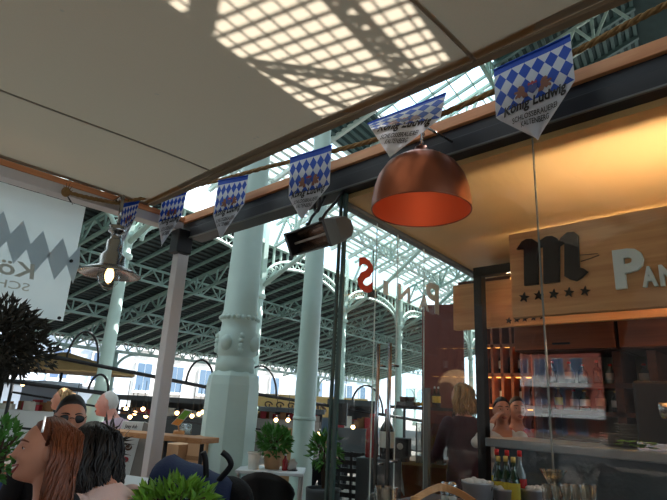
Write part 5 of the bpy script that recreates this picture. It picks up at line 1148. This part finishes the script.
    if hair == 'white':
        def cap(p, d):
            q = scalp(d, 1.045+.03*mnoise.noise(d*9)+.03*mnoise.noise(d*22)); low = max(sstep(.25+.5*sstep(d.x, -.2, .5)-d.z, -.1, .12) if d.x > -.3 else sstep(-.6-d.z, -.1, .12), .35*sstep(d.x, -.1, .3))
            return Ry@(Rl@(Rh@(q*(1-.16*low))))*scale
        b.ball(H((0, 0, 0)), 1, 40, 30, fn=cap)
    if hair == 'long':
        nS = nhair
        for k in range(nS):
            az = rng.uniform(-PI, PI); el = rng.uniform(.15, 1.45)
            if abs(az) < 1.4 and el < 1.2: az = math.copysign(1.4+rng.random()*.9, az)
            d = V((math.cos(az)*math.cos(el), math.sin(az)*math.cos(el), math.sin(el))); p0 = scalp(d, 1.07)
            sgy = 1 if d.y >= 0 else -1; out = rng.uniform(.085, .125); bx = -.02-.07*rng.random()
            if abs(az) > 2.2: out *= rng.uniform(.1, .8); bx = -.085-.035*rng.random()
            ln = rng.uniform(.24, .33)*hlen; ph = rng.uniform(0, 6.3); am = rng.uniform(.004, .012)
            P1 = V((min(d.x*.11, .03)-.03, sgy*out*.82, .02)); pts = [p0, p0.lerp(P1, .5)+V((-.005, sgy*.012, .03))]
            for i in range(1, 9):
                u = i/8; pts.append(V((bx*(.5+.5*u)+P1.x*(1-u)*.5+am*math.sin(ph+u*9), sgy*out*(.85+.18*math.sin(u*2.6))+am*math.cos(ph+u*8), .02-ln*u)))
            b.path([H(q) if i < 2 else W(hc+Rh@q) for i, q in enumerate(pts)], [scale*x*rhair for x in (.004, .007, .0085, .009, .009, .009, .0085, .0075, .006, .0025)], 6, flat=.7)
    b.build('hair', hairmat, t)
    if shades:
        b = MB()
        for sg_ in (-1, 1):
            c = facept(.034*sg_, .014); c.x += .012; b.ball(H(c), 1, 16, 8, fn=lambda p, d: Ry@(Rl@(Rh@V((d.x*.006, d.y*.030, d.z*.021))))*scale); b.path([H(c+V((0, .028*sg_, .006))), H(V((-.0, .082*sg_, .016))), H(V((-.03, .078*sg_, .006)))], .0025*scale, 6)
        b.path([H(facept(0, .02)+V((.004, -.012, 0))), H(facept(0, .02)+V((.006, 0, .003))), H(facept(0, .02)+V((.004, .012, 0)))], .0025*scale, 6); b.build('sunglasses', 'black', t)
    if band:
        b = MB(); b.path([H(V((.028-.012*math.cos(a)*0, .096*math.sin(a), .128*math.cos(a)+.002))) for a in [PI*(i/20-.5)*.62 for i in range(21)]], .0045*scale, 8, flat=.6); b.build('hairband', 'white', t)
    if extra: extra(t, H, W)
    return t
def seatstool(p, seat, label, yaw=0):
    t = thing('stool', label, 'stool', (p[0], p[1], 0)); part('seat', 'dark_wood', t, lambda b: b.lathe([(.17, seat-.075), (.175, seat-.055), (.17, seat-.05)], 24, (p[0], p[1], 0), smooth=False))
    for k in range(4): a = k*PI/2+.78; part('leg', 'dark_steel', t, lambda b: b.tube((p[0]+.19*math.cos(a), p[1]+.19*math.sin(a), 0), (p[0]+.12*math.cos(a), p[1]+.12*math.sin(a), seat-.075), .012))
def putperson(x, y, d, seatstd, yaw, hpitch=0, lean=0, stand=None, sc=1.0, hyaw=0):
    """base point so that the head centre shows at x, y in the photo at depth d"""
    h = dep(x, y, d); return h
VA = math.radians(44)
def facing(deg): return VA+math.radians(deg)                         # 0 looks away from the camera, +90 to photo left, 180 at the camera
def who(label, x, y, d, deg, head=0, pitch=0, stand=None, lean=0, stool=None, **k):
    h = dep(x, y, d); sc_ = k.get('scale', 1.0); yaw = facing(deg)
    up_ = .755*math.cos(lean)+.0; fwd = .035+.755*math.sin(lean)
    if stand is None: seat = h.z/sc_-up_-.02; kw = dict(seat=seat)
    else: seat = None; k['scale'] = sc_ = h.z/(stand+up_); kw = dict(stand=stand)
    loc = V((h.x-math.cos(yaw)*fwd*sc_, h.y-math.sin(yaw)*fwd*sc_, 0))
    if stand is None: seatstool(loc, seat*sc_, 'stool under the '+label.split('person ')[-1])
    return person(label, loc, yaw, math.radians(head), math.radians(pitch), lean=lean, **kw, **k)
who('laughing person with long wavy auburn hair and a dark top, nearest', 46, 451, 1.82, 97, 20, 4, lean=.06, scale=.89, nhair=820, rhair=.5, skin='skin', top='cloth_black', hair='long', hairmat='hair_auburn', smile=1, vox=.0045, neckline=.05, band=True)
who('person with long near black hair in a pale pink top, seen from behind', 90, 449, 2.35, 70, 5, 12, lean=.38, hlen=.62, nhair=460, rhair=.7, skin='skin', top='cloth_pink', hair='long', hairmat='hair_dark', vox=.008)
who('person with short dark hair and black sunglasses behind the two women', 70, 419, 2.85, 196, 14, -6, female=False, top='cloth_black', hair='short', shades=True, vox=.007)
who('person with long blonde hair in an orange top, in profile far left', 62, 400, 5.8, 95, 5, 0, top='cloth_orange', hair='long', hairmat='hair_blonde', vox=.010)
who('elderly person with white hair in a lilac shirt, looking left', 107, 403, 5.75, 85, 12, 16, female=False, skin='skin_pink', top='cloth_lilac', hair='white', hairmat='hair_white', vox=.009, scale=1.12, lean=.38)
who('dark silhouetted person seated behind the glass corner on the slatted bench side', 331, 443, 6.3, 25, 0, -5, top='cloth_black', hair='short', vox=.012)
who('blonde waitress in a maroon top standing inside the bar', 461, 397, 4.45, 20, 8, 0, stand=.86, top='cloth_maroon', bottom='cloth_black', hair='long', hlen=.55, hairmat='hair_blonde', vox=.010)
def phone(t, H, W):
    b = MB(); b.obox(H((.19, .06, -.06)), (H((.19, .1, -.06))-H((.19, .06, -.06)))*.9, (H((.2, .06, -.06))-H((.19, .06, -.06)))*.5, (H((.19, .06, -.03))-H((.19, .06, -.06)))*.9); b.build('phone', 'white', t)
who('dark-haired person in white raising a hand to the face inside the bar', 502, 411, 4.4, 168, 6, 0, stand=.82, top='cloth_white', bottom='cloth_black', hair='short', vox=.008, hands={-1: V((.17, -.10, .82+.66)), 1: V((.2, .16, .82+.22))})
who('person with dark hair and a red collar behind the one raising a hand', 517, 410, 4.62, 178, 0, 0, stand=.84, top='cloth_red', bottom='cloth_black', hair='short', vox=.010)
# ------------------------------------------------------------------ brick house behind, seen mirrored in the glass
t = thing('brick_house', 'red brick house with white balconies mirrored in the pavilion glass', 'building', (-40, 12, 0))
def mir(x, y, X=45): p = onX(x, y, X); return V((4.86-p.x, p.y, p.z))
p0, p1 = mir(519, 452), mir(603, 360); XF = p0.x
yL, yR = p0.y, p1.y; zG = 0
part('wall', 'brick_red', t, lambda b: b.box(XF-6, XF, min(yL, yR), max(yL, yR), 0, mir(540, 352).z))
for yy in (383, 413, 443):
    z = mir(560, yy).z; part('balcony', 'white', t, lambda b: b.box(XF, XF+1.0, yR+ (0 if yy > 400 else 1.0), yL, z-.35, z+.45))
    for k in range(5):
        y = yL-.7-1.5*k
        if y < yR+.6: continue
        w = part('window', 'white', t, lambda b: b.box(XF, XF+.06, y-.5, y+.5, z+.6, z+2.0)); part('pane', 'shutter', w, lambda b: [b.box(XF+.05, XF+.09, y-.44+.46*i, y-.02+.44*i, z+.66, z+1.94) for i in (0, 1)])
b = MB(); hz1 = onX(540, 354, 18.7).z; b.box(-14, -13.7, -30, 40, hz1, 9); hy0, hy1 = onX(606, 400, 18.7).y, onX(519, 400, 18.7).y; b.box(-14, -13.7, -30, hy0, 0, hz1); b.box(-14, -13.7, hy1, 40, 0, hz1); struct(b.build('wall_rear_mask', 'rear_mask_dark', o=(-14, 0, 0)))  # added unseen dark wall, its opening shaped so only the house is mirrored
# ------------------------------------------------------------------ light
W_ = bpy.data.worlds.new('sky'); scn.world = W_; W_.use_nodes = True; nt = W_.node_tree; bg = nt.nodes['Background']
tc = nt.nodes.new('ShaderNodeTexCoord'); nzn = nt.nodes.new('ShaderNodeTexNoise'); nzn.inputs['Scale'].default_value = 2.2; nzn.inputs['Detail'].default_value = 6
cr = nt.nodes.new('ShaderNodeValToRGB'); cr.color_ramp.elements[0].position = .42; cr.color_ramp.elements[0].color = (.55, .80, 1, 1); cr.color_ramp.elements[1].position = .6; cr.color_ramp.elements[1].color = (.93, .98, 1, 1)
nt.links.new(tc.outputs['Generated'], nzn.inputs['Vector']); nt.links.new(nzn.outputs['Fac'], cr.inputs['Fac']); nt.links.new(cr.outputs['Color'], bg.inputs['Color']); bg.inputs['Strength'].default_value = 2.2
def light(kind, name, loc, energy, col=(1, 1, 1), **k):
    d = bpy.data.lights.new(name, kind); d.energy = energy; d.color = col
    for a_, v_ in k.items(): setattr(d, a_, v_)
    o = bpy.data.objects.new(name, d); COL.objects.link(o); o.location = loc; return o
sun = light('SUN', 'sun', (0, 0, 20), 19, (1, .98, .95), angle=.0022)
sdir = (HU*.9-HW*.3+ZZ*1.0).normalized(); sun.rotation_euler = sdir.to_track_quat('Z', 'Y').to_euler()
# the lamps of the bar: warm strip on the fascia, bulbs in the lamps, rack lights, two added fills
o = light('AREA', 'fascia_strip_lamp', (3.68, .1, 2.43), 70, (1, .76, .48), shape='RECTANGLE', size=.05, size_y=3.2); o.rotation_euler = (0, math.radians(155), 0)
o = light('AREA', 'sign_fill_light', (2.72, -.1, 2.1), 18, (1, .78, .58), shape='RECTANGLE', size=.06, size_y=2.0); o.rotation_euler = (0, math.radians(184), 0)  # added uplight that spreads more warmth over the pavilion ceiling
light('POINT', 'copper_lamp', cp+ZZ*.07, .35, (1, .52, .30), shadow_soft_size=.03)
light('POINT', 'ship_lamp', lp+ZZ*.02, 1.2, (1, .8, .55), shadow_soft_size=.03)
light('POINT', 'rack_lamp', (4.62, 2.3, 1.6), 1.5, (1, .6, .3), shadow_soft_size=.2)
light('POINT', 'bar_fill_light', (4.3, 0.4, 1.88), 2.2, (1, .75, .5), shadow_soft_size=.2)  # added fill inside the bar, belongs to no fixture
vs_ = scn.view_settings; vs_.view_transform = 'Standard'; vs_.look = 'None'; vs_.exposure = .3; vs_.gamma = 1; vs_.use_curve_mapping = False
scn.cycles.max_bounces = 10; scn.cycles.transparent_max_bounces = 24
